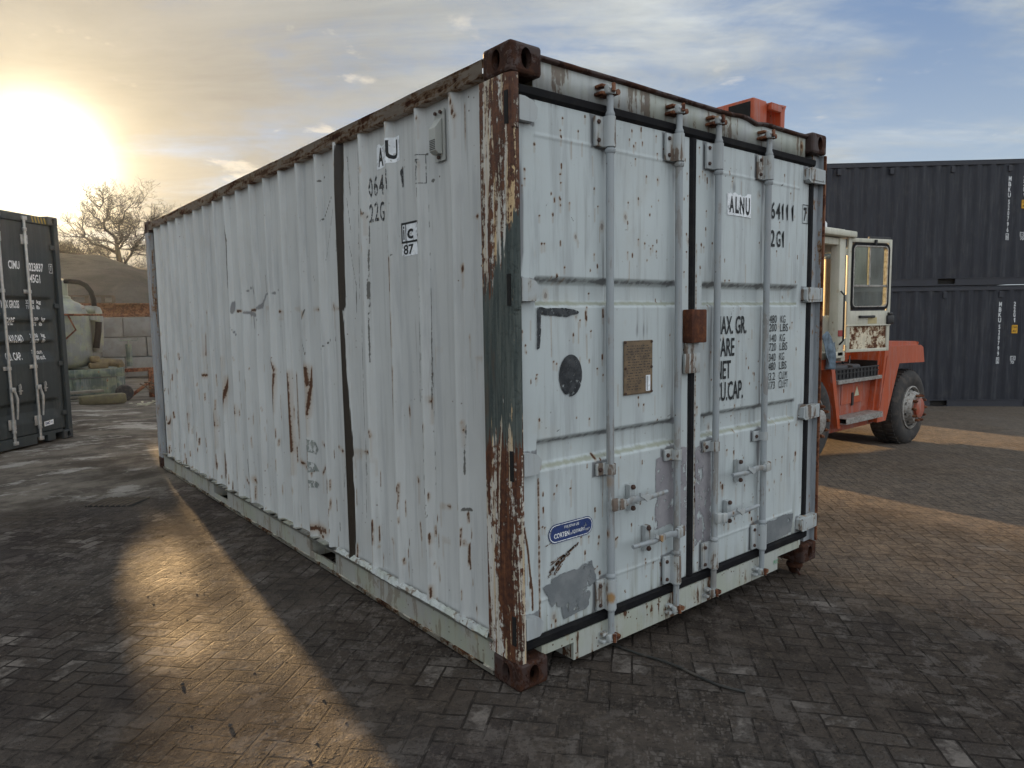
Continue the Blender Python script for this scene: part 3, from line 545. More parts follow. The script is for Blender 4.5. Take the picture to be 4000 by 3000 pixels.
wall = part('side_wall', grid('side_wall', ys, zs, P, A, flip=True), M['side'], box, label='dented corrugated wall with rust runs, black scrapes and a dark tar streak')
ys2 = np.arange(.1, 5.96, .02); zs2 = np.array([.15, 1.3, 2.5]); Y2, Z2 = np.meshgrid(ys2, zs2, indexing='ij')
part('side_wall', grid('side_wall', ys2, zs2, np.stack([LX-prof(Y2), Y2, Z2], -1)), M['fitting'], box)
xs2 = np.arange(.1, 2.35, .02); X2, Z3 = np.meshgrid(xs2, zs2, indexing='ij')
part('end_wall', grid('end_wall', xs2, zs2, np.stack([X2, LY-.03-prof(X2), Z3], -1)), M['fitting'], box)
part('roof_panel', grid('roof_panel', xs2, ys2, np.stack([np.meshgrid(xs2, ys2, indexing='ij')[0], np.meshgrid(xs2, ys2, indexing='ij')[1], 2.555+.012*np.sin(np.meshgrid(xs2, ys2, indexing='ij')[1]*22)], -1)), M['header'], box)
part('floor_frame', MB().box((.05, .2, .135), (LX-.05, LY-.1, .162)), M['floor'], box)
# rails
def rail_grid(name, sx, zr, xr, m, amp=.003, sd=1):
    yy = np.arange(.178, 5.88, .03); pr_ = np.array([(xr[1], zr[0]), (xr[0], zr[0]), (xr[0], zr[0]), (xr[0], zr[1]), (xr[0], zr[1]), (xr[1], zr[1])])
    P = np.zeros((len(yy), 6, 3))
    for i in range(6):
        w = fbm(yy*3+i*0, yy*0+sd, 3, sd)*amp*4; P[:, i, 0] = pr_[i, 0]-w*(i in (1, 2, 3, 4)); P[:, i, 1] = yy; P[:, i, 2] = pr_[i, 1]+fbm(yy*4, yy*0+i//3, 3, sd+2)*amp*3
    if sx: P[:, :, 0] = LX-P[:, :, 0]
    me = grid(name, yy, range(6), P, smooth=False, flip=bool(sx)); return me
part('top_rail', rail_grid('top_rail', 0, (2.497, 2.563), (.002, .065), M['toprail'], amp=.0014), M['toprail'], box, label='rusty top rail')
part('top_rail', rail_grid('top_rail', 1, (2.497, 2.563), (.002, .065), M['toprail'], sd=4), M['toprail'], box)
for s in (0, 1):
    fx = (lambda x: LX-x) if s else (lambda x: x)
    segs = [(.178, 1.735), (2.105, 3.775), (4.140, 5.88)]
    b = MB()
    for a_, c_ in segs:
        b.box((fx(.012), a_, .03), (fx(.020), c_, .158))
        if c_ < 5.8: b.box((fx(.0115), c_-.001, .03), (fx(.0195), c_+.372, .070))
        for yy in (a_, c_):
            if .2 < yy < 5.8: b.box((fx(.012), yy-.004, .03), (fx(.40), yy+.004, .156))
    part('bottom_rail', b, M['rail'], box, label='grimy bottom rail with green growth and two fork pockets')
    yy = np.arange(.178, 5.88, .03)
    for (za, zb, xa, sd) in ((.012, .030, .002, 3), (.156, .170, -.003, 8)):
        w = fbm(yy*2.2, yy*0, 4, sd)*.006; w2 = fbm(yy*3, yy*0+3, 4, sd)*.004*(1 if za < .1 else .5)
        P = np.zeros((len(yy), 6, 3)); P[:, :, 1] = yy[:, None]
        P[:, 0] = np.stack([fx(.06)+yy*0, yy, za+w2], 1); P[:, 1] = np.stack([fx(xa)+w, yy, za+w2], 1); P[:, 2] = P[:, 1]
        P[:, 3] = np.stack([fx(xa)+w, yy, zb+w2], 1); P[:, 4] = P[:, 3]; P[:, 5] = np.stack([fx(.075)+yy*0, yy, zb+w2], 1)
        part('rail_flange', grid('rail_flange', yy, range(6), P, smooth=False, flip=bool(s)), M['rail_edge'] if za < .1 else M['rail'], box)
# torn edging along the wall foot
b = MB(); yy = np.arange(.21, 1.72, .022); rr_ = random.Random(11)
pts = []
for y in yy:
    k = max(0, math.sin(y*7.3)+.5*math.sin(y*17+1))*.007+.001
    pts.append(((-.002-k*rr_.uniform(.3, 1.0), y, .166+rr_.uniform(-.003, .004)), (.006-k*.5, y, .182+k*1.2+rr_.uniform(-.004, .006)), (.022, y, .190+rr_.uniform(-.004, .006))))
b.v = [q for p in pts for q in p]; b.f = [(3*i+j, 3*i+j+1, 3*i+j+4, 3*i+j+3) for i in range(len(pts)-1) for j in (0, 1)]
part('torn_edging', b, M['header'], box)
# vent
b = MB().prism([(2.235, 0), (2.455, 0), (2.455, .006), (2.235, .006)], lambda a, c, d_: (.036-c, d_, a), .497, .572)
v = part('vent', b, M['vent'], box)
b = MB()
pf = [(2.415, .0), (2.37, .034), (2.275, .034), (2.262, .018), (2.262, 0)]
b.prism(pf, lambda a, c, d_: (.026-c, d_, a), .510, .560); part('vent_cover', b, M['vent'], v, smooth=30)
b = MB()
for i in range(6):
    for j in range(7): b.box((-.0095, .514+j*.0065, 2.279+i*.0075), (-.0085, .5175+j*.0065, 2.283+i*.0075))
part('vent_grille', b, M['dark'], v)
b = MB()
for y_, z_ in ((.515, 2.440), (.555, 2.440), (.535, 2.249)): b.lathe([(.008, 0), (.008, -.008)], (.026, y_, z_), 'x', 8)
part('screw', b, M['bolt'], v)

# side lettering, following the corrugation
brk = sorted({round(.432+PIT*k+o_, 4) for k in range(-1, 5) for o_ in (0, .004, .012, .022, .032, .233, .245, .255, .265)})
def pl_side(off=.0016):
    def f(u, v_):
        y = -u; x = float(side_x(np.array([y]), np.array([v_]))[0]); return (x-off, y, v_)
    return f
def bh(L): return [(t, -a, -b_, c_, d_, *r) for (t, a, b_, c_, d_, *r) in L]       # given as y from far to near
cu = [-y for y in np.arange(.66, 1.28, .007)]
part('sticker', lettering([('#poly', [(-1.128, 2.296), (-1.05, 2.300), (-1.047, 2.345), (-1.058, 2.385), (-1.05, 2.410), (-1.075, 2.405), (-1.10, 2.421), (-1.126, 2.415)]), ('#poly', [(-.984, 2.297), (-.904, 2.307), (-.902, 2.424), (-.984, 2.418)])], pl_side(.0013), cu), M['sticker'], wall)
part('lettering', lettering(bh([('A', 1.112, 1.060, 2.308, 2.400, .03), ('U', .972, .920, 2.318, 2.408, .03)]), pl_side(.0022), cu), M['stencil'], wall)
part('lettering', lettering(bh([('0', 1.220, 1.182, 2.172, 2.272), ('6', 1.168, 1.126, 2.172, 2.274), ('4', 1.112, 1.066, 2.168, 2.270), ('1', .984, .969, 2.176, 2.276), ('1', .902, .872, 2.175, 2.272),
     ('2', 1.220, 1.182, 2.045, 2.138), ('2', 1.168, 1.126, 2.045, 2.144), ('G', 1.112, 1.068, 2.038, 2.136)]), pl_side(), cu), M['stencil_worn'], wall)
part('lettering', lettering([('#frame', -.905, -.745, 1.907, 2.006, .010)]+bh([('i', .888, .876, 1.925, 1.990, .02), ('c', .850, .796, 1.925, 1.972, .02)])+[('#poly', [(-.867, 1.912), (-.860, 1.912), (-.860, 2.0), (-.867, 2.0)])]+bh([('87', .888, .796, 1.852, 1.900, .02)]), pl_side(.0024), cu), M['stencil'], wall)
part('sticker', lettering([('#poly', [(-.905, 1.844), (-.745, 1.847), (-.745, 2.006), (-.905, 2.006)])], pl_side(.0012), cu), M['sticker'], wall)
part('lettering', lettering([('#frame', -.724, -.664, 2.16, 2.29, .003), *bh([('7', .712, .684, 2.18, 2.27, .0)])], pl_side(), cu), M['stencil_worn'], wall)
part('tape', lettering([('#poly', jag(q, .003, .03, i)) for i, q in enumerate(([(-2.115, .81), (-2.03, .78), (-1.99, .74), (-2.03, .70), (-2.11, .73)], [(-2.135, .69), (-2.03, .63), (-1.99, .60), (-2.08, .585), (-2.14, .62)], [(-2.144, .55), (-2.05, .53), (-2.0, .52), (-2.01, .483), (-2.13, .49)]))], pl_side(), [-y for y in sorted({round(.432+PIT*k+o_, 4) for k in range(4, 8) for o_ in (0, .004, .012, .022, .032, .233, .245, .255, .265)})]), M['tape'], wall)

# doors ---------------------------------------------------------------
DY = .035
def door_depth(X, Z, xa, xb):
    fz = np.maximum(np.interp(Z, [1.582, 1.606, 1.676, 1.706], [0, 1, 1, 0]), np.interp(Z, [.900, .930, 1.008, 1.034], [0, 1, 1, 0]))
    fx = np.interp(X, [xa, xa+.022, xb-.028, xb], [0, 1, 1, 0])
    return .034*np.minimum(fz, fx)
doors = []
for name, x0, x1, ga, gb, sd in (('door', .058, 1.150, .142, 1.045, 1), ('door', 1.205, 2.300, 1.262, 2.200, 2)):
    xs = np.concatenate([[x0], np.arange(x0, x1, .0055), [x1, x1]]); zs = np.concatenate([[.200], np.arange(.200, 2.398, .0055), [2.398, 2.398]])
    X, Z = np.meshgrid(xs, zs, indexing='ij')
    Yd = DY+door_depth(X, Z, ga, gb)+.004*fbm(X*2.2, Z*1.6, 3, sd)+.0012*fbm(X*9, Z*7, 2, sd)
    for zw in (2.265, .345):
        wv = zw+.006*fbm(X*4, X*0, 3, sd+5); Yd -= .0035*np.exp(-((Z-wv)/.006)**2)*((X > ga) & (X < gb))
    seam = ga if sd == 1 else gb
    Yd += .003*np.exp(-((X-seam)/.004)**2)
    Yd[0, :] = .085; Yd[-1, :] = .085; Yd[:, 0] = .085; Yd[:, -1] = .085
    A = {k: np.zeros_like(X) for k in ('rust', 'scratch', 'tar', 'grime', 'smear_shade')}
    for (a_, c_, w_, h_) in DOOR_SPOTS:
        if x0-.02 < a_ < x1+.02: stroke(A['rust'], X, Z, a_, c_, a_+.001, c_-h_, max(w_, .0055), 1.05); stroke(A['rust'], X, Z, a_, c_, a_, c_-h_-.02-w_*2, max(w_*1.7, .008), .30)
    rr_ = random.Random(sd*5)
    for k in range(45):
        a_, c_ = rr_.uniform(x0+.02, x1-.02), rr_.uniform(.22, 2.38); stroke(A['rust'], X, Z, a_, c_, a_, c_-rr_.uniform(0, .018), rr_.uniform(.004, .0065), rr_.uniform(.6, 1.0))
    A['smear_shade'] += .30*np.exp(-((X-x0)/.018)**2)+.25*np.exp(-((X-x1)/.018)**2)+.35*np.exp(-((Z-2.398)/.02)**2)+.3*np.exp(-((Z-.2)/.03)**2)
    for k in range(26):                                   # run marks from specks
        a_, c_ = rr_.uniform(x0+.02, x1-.02), rr_.uniform(.3, 2.3); stroke(A['rust'], X, Z, a_, c_, a_+rr_.uniform(-.002, .002), c_-rr_.uniform(.03, .12), .005, .42)
    for k in range(16):
        a_, c_ = rr_.uniform(x0+.1, x1-.1), rr_.uniform(.3, 2.3); t_ = rr_.uniform(0, 3.1); stroke(A['scratch'], X, Z, a_, c_, a_+.02*math.cos(t_), c_+.03*math.sin(t_), .0045, .55)
    inb = (X > ga) & (X < gb)
    for zt in (1.582, .900): A['grime'] += .9*inb*np.clip(1-np.abs(Z-zt-.014)/.018, 0, 1)+.35*inb*np.clip(1-np.abs(Z-zt-.05)/.05, 0, 1)
    for zt in (1.706, 1.034): A['smear_shade'] += .75*inb*np.clip(1-np.abs(Z-zt+.014)/.018, 0, 1)  # shade painted on the downward-facing slope at each groove's top
    A['smear_shade'] += .30*np.exp(-((X-seam)/.003)**2)
    for bx in (.545, 1.02, 1.335, 1.80): A['smear_shade'] += .42*np.exp(-((X-bx-.008)/.034)**2)  # darker band on the door behind each locking bar
    A['scratch'] += .30*np.exp(-((X-seam)/.0035)**2)*vnoise(Z*30, Z*0)
    for zw in (2.265, .345): A['scratch'] += .42*np.exp(-((Z-zw+.007)/.005)**2)*inb*vnoise(X*22, X*0+3)
    A['grime'] += np.clip(.5-(Z-.2)*1.1, 0, .5)
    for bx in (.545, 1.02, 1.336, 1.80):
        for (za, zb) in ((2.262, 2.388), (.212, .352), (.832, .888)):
            ed_ = np.maximum(np.abs(X-bx+.012)-.062, np.abs(Z-(za+zb)/2)-(zb-za)/2); A['smear_shade'] += .8*np.exp(-(np.maximum(ed_, 0)/.009)**2)+.22*np.exp(-((X-bx)/.05)**2)*np.clip(1-np.abs(Z-za+.06)/.08, 0, 1)  # dark outlines stand in for contact shade round brackets and clips
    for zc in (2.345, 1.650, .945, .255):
        hx = .09 if sd == 1 else 2.29; ed_ = np.maximum(np.abs(X-hx)-.052, np.abs(Z-zc)-.044); A['smear_shade'] += .8*np.exp(-(np.maximum(ed_, 0)/.008)**2)  # same painted contact shade round the hinge lugs
    if sd == 1:
        A['smear_shade'] += .75*np.exp(-((X-.075)/.022)**2)*np.clip((Z-1.70)/.1, 0, 1)*np.clip((2.28-Z)/.3, 0, 1)
        e_ = [(.065, .678), (.084, .582), (.095, .474), (.106, .404), (.107, .317)]
        for p_, q_ in zip(e_, e_[1:]): stroke(A['rust'], X, Z, *p_, *q_, .006, 1.1)
        for c_ in np.arange(.22, .86, .012): stroke(A['rust'], X, Z, .147, c_, .147, c_-.008, .0055, rr_.uniform(.4, 1.1))
        A['smear_shade'] += .5*np.exp(-((X-.77)/.10)**2-((Z-1.47)/.05)**2)
    else:
        A['smear_shade'] += .35*np.exp(-((Z-2.20)/.035)**2)*((X > 1.4) & (X < 1.78))
        for c_ in np.arange(.3, 1.9, .015): stroke(A['rust'], X, Z, 1.213, c_, 1.213, c_-.01, .0055, rr_.uniform(.2, .95))
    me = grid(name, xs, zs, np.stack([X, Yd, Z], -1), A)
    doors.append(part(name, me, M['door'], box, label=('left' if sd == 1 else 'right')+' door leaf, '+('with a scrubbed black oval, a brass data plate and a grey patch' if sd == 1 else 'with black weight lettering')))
D1, D2 = doors
plD = lambda off=.0016: (lambda u, v_: (u, DY-off-.0022, v_))
part('paint_patch', lettering([('#poly', jag([(.148, 1.58), (.18, 1.581), (.21, 1.576), (.252, 1.578), (.302, 1.578), (.352, 1.572), (.387, 1.561), (.381, 1.553), (.344, 1.548), (.315, 1.539), (.273, 1.542), (.241, 1.547), (.203, 1.547), (.173, 1.552), (.169, 1.542), (.166, 1.467), (.159, 1.414), (.145, 1.409), (.147, 1.442), (.148, 1.512)], .0015, .01, 2)),
     ('#poly', jag([(.335+.068*math.cos(t), 1.291+.090*math.sin(t)) for t in [2*math.pi*k/26 for k in range(26)]], .0015, .01, 3))], plD()), M['blackpaint'], D1, label='brushed black angle mark and black oval')
part('paint_patch', lettering([('#poly', jag([(.162, .4), (.18, .407), (.213, .404), (.213, .424), (.268, .434), (.347, .437), (.368, .43), (.395, .442), (.456, .452), (.468, .417), (.487, .351), (.463, .343), (.44, .332), (.447, .293), (.435, .271), (.435, .249), (.412, .237), (.281, .227), (.275, .245), (.266, .288), (.241, .298), (.237, .318), (.212, .3), (.192, .341)], .0025, .009, 5))], plD(.003)), M['graypatch'], D1, label='ragged grey primer patch')
part('paint_patch', lettering([('#poly', jag([(.905, .847), (.942, .853), (.99, .847), (1.05, .883), (1.09, .885), (1.146, .876), (1.14, .768), (1.146, .637), (1.145, .442), (1.105, .436), (1.07, .472), (1.015, .505), (.896, .497), (.901, .652), (.903, .782)], .003, .01, 6))], plD(.0012)), M['purplepatch'], D1)
part('paint_patch', lettering([('#poly', jag([(1.216, .865), (1.249, .87), (1.346, .826), (1.355, .691), (1.358, .526), (1.355, .337), (1.318, .338), (1.269, .371), (1.246, .354), (1.22, .341), (1.219, .552)], .003, .01, 7))], plD(.0012)), M['purplepatch'], D2)
part('paint_patch', lettering([('#poly', jag([(1.85, .335), (1.927, .337), (2.003, .33), (2.033, .341), (2.08, .345), (2.2, .33), (2.194, .284), (2.18, .222), (2.039, .206), (1.85, .206)], .003, .01, 8))], plD(.003)), M['graypatch'], D2)
b = []
for ln, w in (([(.375, .551), (.323, .528), (.249, .504), (.208, .486)], .003), ([(.37, .546), (.285, .509), (.23, .474), (.194, .436)], .005), ([(.323, .514), (.267, .486), (.221, .439)], .004), ([(.249, .511), (.208, .497)], .003), ([(.276, .477), (.23, .437)], .003), ([(.211, .693), (.231, .659)], .0015), ([(.178, .574), (.216, .584)], .0015), ([(.30, .515), (.24, .487), (.20, .455)], .004)):
    up = [(p[0]-w*.6, p[1]+w) for p in ln]; dn_ = [(p[0]+w*.6, p[1]-w) for p in ln][::-1]; b.append(('#poly', jag(up+dn_, .001, .008, len(b))))
part('scratch_marks', lettering(b, plD(.0018)), M['scratchm'], D1)
# blue repair notice
def pill(cx, cz, w, h, n=12):
    r = h/2; return [(cx+w/2-r+r*math.cos(t), cz+r*math.sin(t)) for t in [-math.pi/2+math.pi*k/n for k in range(n+1)]]+[(cx-w/2+r+r*math.cos(t), cz+r*math.sin(t)) for t in [math.pi/2+math.pi*k/n for k in range(n+1)]]
st = part('sticker', lettering([('#poly', pill(.331, .617, .268, .084))], plD(.0014)), M['bluesticker'], D1, label='blue oval repair notice')
o_, i_ = pill(.331, .617, .260, .076), pill(.331, .617, .252, .069); ring = MB()
ring.v = [plD(.0022)(*p) for p in o_]+[plD(.0022)(*p) for p in i_]; n_ = len(o_); ring.f = [(k, (k+1) % n_, n_+(k+1) % n_, n_+k) for k in range(n_)]
part('sticker_border', ring, M['whiteink'], st.parent)
part('lettering', lettering([('FOR REPAIR USE', .288, .378, .631, .643, .01), ('CORTEN', .228, .318, .596, .618, .03), ('OR', .321, .334, .596, .606, 0), ('EQUIVALENT', .337, .414, .596, .614, .02), ('ONLY', .417, .444, .597, .606, .01)], plD(.0024)), M['whiteink'], D1)
# right leaf lettering
part('sticker', lettering([('#poly', [(1.468, 2.167), (1.485, 2.175), (1.51, 2.166), (1.538, 2.176), (1.573, 2.163), (1.59, 2.172), (1.60, 2.16), (1.642, 2.168), (1.656, 2.178), (1.689, 2.179), (1.689, 2.055), (1.587, 2.057), (1.471, 2.056)])], plD(.0014)), M['sticker'], D2)
part('lettering', lettering([('A', 1.488, 1.530, 2.070, 2.155, .03), ('L', 1.541, 1.574, 2.069, 2.154, .03), ('N', 1.583, 1.624, 2.068, 2.156, .03), ('U', 1.636, 1.676, 2.066, 2.158, .03)], plD(.0024)), M['stencil'], D2)
part('lettering', lettering([('6', 1.888, 1.932, 2.068, 2.162), ('4', 1.943, 1.987, 2.070, 2.160), ('1', 2.002, 2.020, 2.070, 2.160), ('1', 2.050, 2.068, 2.070, 2.160), ('1', 2.108, 2.128, 2.071, 2.161),
    ('2', 1.890, 1.934, 1.915, 2.007), ('G', 1.952, 1.994, 1.915, 2.007), ('1', 2.010, 2.030, 1.915, 2.007), ('#frame', 2.230, 2.294, 2.066, 2.176, .0035), ('7', 2.246, 2.278, 2.080, 2.160, .02),
    ('MAX. GR.', 1.382, 1.664, 1.436, 1.532), ('TARE', 1.384, 1.553, 1.320, 1.416), ('NET', 1.392, 1.522, 1.200, 1.297), ('CU.CAP.', 1.384, 1.640, 1.083, 1.185),
    ('0.480', 1.857, 1.972, 1.487, 1.532, .0), ('KG', 2.012, 2.066, 1.487, 1.530, .0), ('7.200', 1.857, 1.972, 1.440, 1.484, .0), ('LBS', 2.012, 2.096, 1.438, 1.482, .0),
    ('2.140', 1.857, 1.970, 1.380, 1.424, .0), ('KG', 2.010, 2.064, 1.380, 1.424, .0), ('4.720', 1.857, 1.970, 1.329, 1.374, .0), ('LBS', 2.010, 2.092, 1.329, 1.374, .0),
    ('8.340', 1.857, 1.968, 1.270, 1.315, .0), ('KG', 2.008, 2.060, 1.272, 1.316, .0), ('2.480', 1.857, 1.968, 1.219, 1.264, .0), ('LBS', 2.008, 2.088, 1.219, 1.264, .0),
    ('33.2', 1.878, 1.965, 1.161, 1.206, .0), ('CU.M', 2.008, 2.096, 1.161, 1.206, .0), ('1.173', 1.862, 1.965, 1.110, 1.154, .0), ('CU.FT', 2.006, 2.108, 1.110, 1.156, .0)], plD()), M['stencil'], D2)
part('lettering', lettering([('PLIC', 1.985, 2.035, .062, .086, .02)], lambda u, v_: (u, .0275, v_)), M['greenink'], D2)

# data plate
pl = part('data_plate', MB().box((.668, DY-.009, 1.176), (.868, DY-.0035, 1.427), .003), M['plate'], D1, label='brown metal data plate')
b = [('#frame', .672, .864, 1.180, 1.423, .0012)]
rr_ = random.Random(4)
for r0 in np.arange(1.20, 1.405, .0125):
    x_ = .68+rr_.uniform(0, .015)
    while x_ < .845:
        w_ = rr_.uniform(.006, .028)
        if not (x_+w_ > .80 and r0 < 1.27): b.append(('#poly', [(x_, r0), (x_+w_, r0), (x_+w_, r0+.0035), (x_, r0+.0035)]))
        x_ += w_+rr_.uniform(.004, .012)
b += [('#frame', .69, .835, 1.372, 1.388, .001), ('#frame', .69, .74, 1.345, 1.358, .001), ('#frame', .80, .84, 1.345, 1.358, .001)]
part('lettering', lettering(b, lambda u, v_: (u, DY-.0098, v_)), M['stencil_worn'], D1)
part('sticker', lettering([('#poly', [(.818, 1.187), (.850, 1.187), (.850, 1.262), (.818, 1.262)])], lambda u, v_: (u, DY-.0104, v_)), M['sticker'], D1)
part('lettering', lettering([('#poly', [(.822, 1.191+k*.0042), (.834, 1.191+k*.0042), (.834, 1.193+k*.0042), (.822, 1.193+k*.0042)]) for k in range(16)], lambda u, v_: (u, DY-.011, v_)), M['stencil'], D1)
b = MB()
for x_ in (.676, .860):
    for z_ in (1.184, 1.30, 1.419): b.lathe([(.007, 0), (.006, -.004)], (x_, DY-.009, z_), 'y', 10)
part('rivet', b, M['bolt'], D1)

# header, lip, sill, gaskets
xs = np.arange(.150, 2.290, .02)
lipz = .006*fbm(xs*3, xs*0, 4, 2)-.012*np.exp(-((xs-1.74)/.05)**2)+.006*np.exp(-((xs-1.60)/.06)**2)
P = np.zeros((len(xs), 4, 3)); P[:, :, 0] = xs[:, None]
for i, (y_, z_) in enumerate(((.06, 2.448), (.046, 2.450), (.046, 2.556), (.052, 2.566))): P[:, i, 1] = y_+fbm(xs*3, xs*0+i, 3, 3)*.006; P[:, i, 2] = z_+(lipz if i > 1 else 0)
hd = part('header', grid('header', xs, range(4), P, smooth=False), M['header'], box)
P = np.zeros((len(xs), 5, 3)); P[:, :, 0] = xs[:, None]
for i, (y_, z_) in enumerate(((.050, 2.556), (.030, 2.560), (.028, 2.574), (.05, 2.582), (.20, 2.575))): P[:, i, 1] = y_+fbm(xs*5, xs*0+i, 3, 6)*.010*(i in (1, 2)); P[:, i, 2] = z_+lipz*(1 if i < 4 else 0)
part('header_lip', grid('header_lip', xs, range(5), P, smooth=False), M['casting'], box, label='dented rusty lip along the top of the header')
so_ = [(.150, .146), (.150, .104), (.338, .104), (.338, .022), (2.03, .022), (2.03, .100), (2.29, .100), (2.29, .146)]
part('sill', MB().prism(so_, lambda a, c, d_: (a, d_, c), .030, .16), M['sill'], box, label='rust stained door sill')
def gasket(parent, a, b_, lbl=None):
    x0, z0_, x1, z1_ = a[0], a[1], b_[0], b_[1]; g = MB()
    if x1-x0 > z1_-z0_:
        h = z1_-z0_; pf = [(z0_, .055), (z0_, .034), (z0_+h*.25, .022), (z0_+h*.8, .020), (z1_, .038), (z1_, .055)]
        g.prism(pf, lambda a_, c_, d_: (d_, c_, a_), x0, x1)
    else:
        h = x1-x0; pf = [(x0, .055), (x0, .034), (x0+h*.3, .024), (x0+h*.75, .024), (x1, .038), (x1, .055)]
        g.prism(pf, lambda a_, c_, d_: (a_, c_, d_), z0_, z1_)
    return part('gasket', g, M['rubber'], parent)
gasket(box, (.060, 2.3995), (2.352, 2.4475)); gasket(box, (.060, .1475), (2.352, .1985)); gasket(box, (1.1515, .199), (1.2035, 2.399)); gasket(box, (2.3015, .199), (2.352, 2.399))

# hinges
for zc, sc in ((2.345, 1), (1.650, 1), (.945, 1), (.255, 1)):
    h = part('hinge', MB().prism([(.046, zc-.045), (.118, zc-.045), (.136, zc-.028), (.140, zc+.012), (.118, zc+.036), (.075, zc+.047), (.046, zc+.047)], lambda a, c, d_: (a, d_, c), .004, .036), M['fitting'], D1)
    part('hinge_slot', MB().box((.0015, .024, zc-.062), (.008, .044, zc+.062)), M['dark'], D1)  # dark box set slightly proud, painting the shade of a slot
    part('hinge_knuckle', MB().tube([(.026, .012, zc-.078), (.026, .012, zc+.078)], .016, 10), M['post'], D1)
    h = part('hinge', MB().prism([(2.435, zc-.040), (2.435, zc+.040), (2.275, zc+.044), (2.240, zc+.030), (2.236, zc-.030), (2.262, zc-.046)], lambda a, c, d_: (a, d_, c), -.002, .034), M['fitting'], D2)
    part('hinge_plate', MB().box((2.258, -.006, zc-.030), (2.41, -.002, zc+.034), .002), M['fitting'], D2)

# locking bars
def bolt(b, x, y, z, r=.009, h=.009): b.lathe([(r, 0), (r, -h*.7), (r*.7, -h)], (x, y, z), 'y', 6)
def locking_bar(x, leaf, bend=0.0):
    b = MB(); zz = [.225, .6, 1.0, 1.4, 1.8, 2.2, 2.385]
    b.tube([(x+bend*math.sin((z-.2)/2.2*math.pi), -.004, z) for z in zz], .0175, 16)
    b.lathe([(.0150, .095), (.0150, .20), (.0215, .205), (.0215, .222), (.0172, .23)], (x, -.004, 0), 'z', 14)
    b.lathe([(.0172, 2.385), (.0205, 2.392), (.0205, 2.402), (.0150, 2.415), (.0150, 2.475)], (x, -.004, 0), 'z', 14)
    b.lathe([(.020, 0), (.0235, .006), (.0235, .016), (.018, .022)], (x, -.004, 2.236), 'z', 16); b.lathe([(.018, 0), (.0235, .006), (.0235, .016), (.019, .022)], (x, -.004, .357), 'z', 16)
    lb = part('locking_bar', b, M['bar'], leaf, smooth=40)
    for za, zb in ((2.262, 2.388), (.212, .352)):
        g = MB().box((x-.072, .012, za), (x+.052, .030, zb), .006)
        hc = [(x+.026*math.cos(t), -.002-.026*math.sin(t)) for t in [math.pi*k/10 for k in range(11)]]
        g.prism([(x+.026, .014)]+hc+[(x-.026, .014)], lambda a, c, d_: (a, c, d_), za, zb)
        part('bar_bracket', g, M['fitting'], leaf, smooth=40)
        g = MB()
        for bx_ in (x-.055, x+.042):
            for bz in (za+.025, zb-.025): bolt(g, bx_, .012, bz, .0095 if bx_ < x else .0055)
        part('bolt', g, M['bolt'], leaf)
    za, zb = .832, .888
    g = MB().box((x-.068, .014, za), (x+.034, .030, zb), .006)
    hc = [(x+.0225*math.cos(t), -.004-.0225*math.sin(t)) for t in [math.pi*k/10 for k in range(11)]]
    g.prism([(x+.0225, .016)]+hc+[(x-.0225, .016)], lambda a, c, d_: (a, c, d_), za+.004, zb-.004); part('bar_clip', g, M['fitting'], leaf, smooth=40)
    g = MB(); bolt(g, x-.050, .014, .860, .011); bolt(g, x+.026, .002, .860, .005); part('bolt', g, M['bolt'], leaf)
    # cams and keepers
    for zt, s in ((2.497, 1), (.078, -1)):
        g = MB().box((x-.050, -.004, zt-.022), (x+.018, .044, zt-.008), .004).box((x-.046, .0, zt+.010), (x-.012, .044, zt+.024), .004).box((x+.024, .004, zt-.020), (x+.040, .044, zt+.022), .006)
        part('cam_keeper', g, M['rust'] if s > 0 else M['fitting'], leaf, smooth=40)
        g = MB().box((x-.032, -.024, zt-.020), (x+.010, .004, zt+.020), .009)
        g.tube([(x-.024, -.020, zt), (x+.004, -.026, zt+.016*s), (x+.008, -.02, zt-.016*s)], .008, 8)
        part('cam', g, M['fitting'], leaf, smooth=40)
        g = MB(); g.tube([(x+.034, -.022, zt-.004), (x+.034, .006, zt-.004)], .013, 8); g.tube([(x-.010, -.034, zt-.012), (x-.006, -.030, zt+.022)], .009, 8); part('cam_pin', g, M['rust'], leaf, smooth=40)
    return lb
BX = (.545, 1.020, 1.336, 1.800)
for x, lf, bd in zip(BX, (D1, D1, D2, D2), (-.004, .002, .003, -.003)): locking_bar(x, lf, bd)
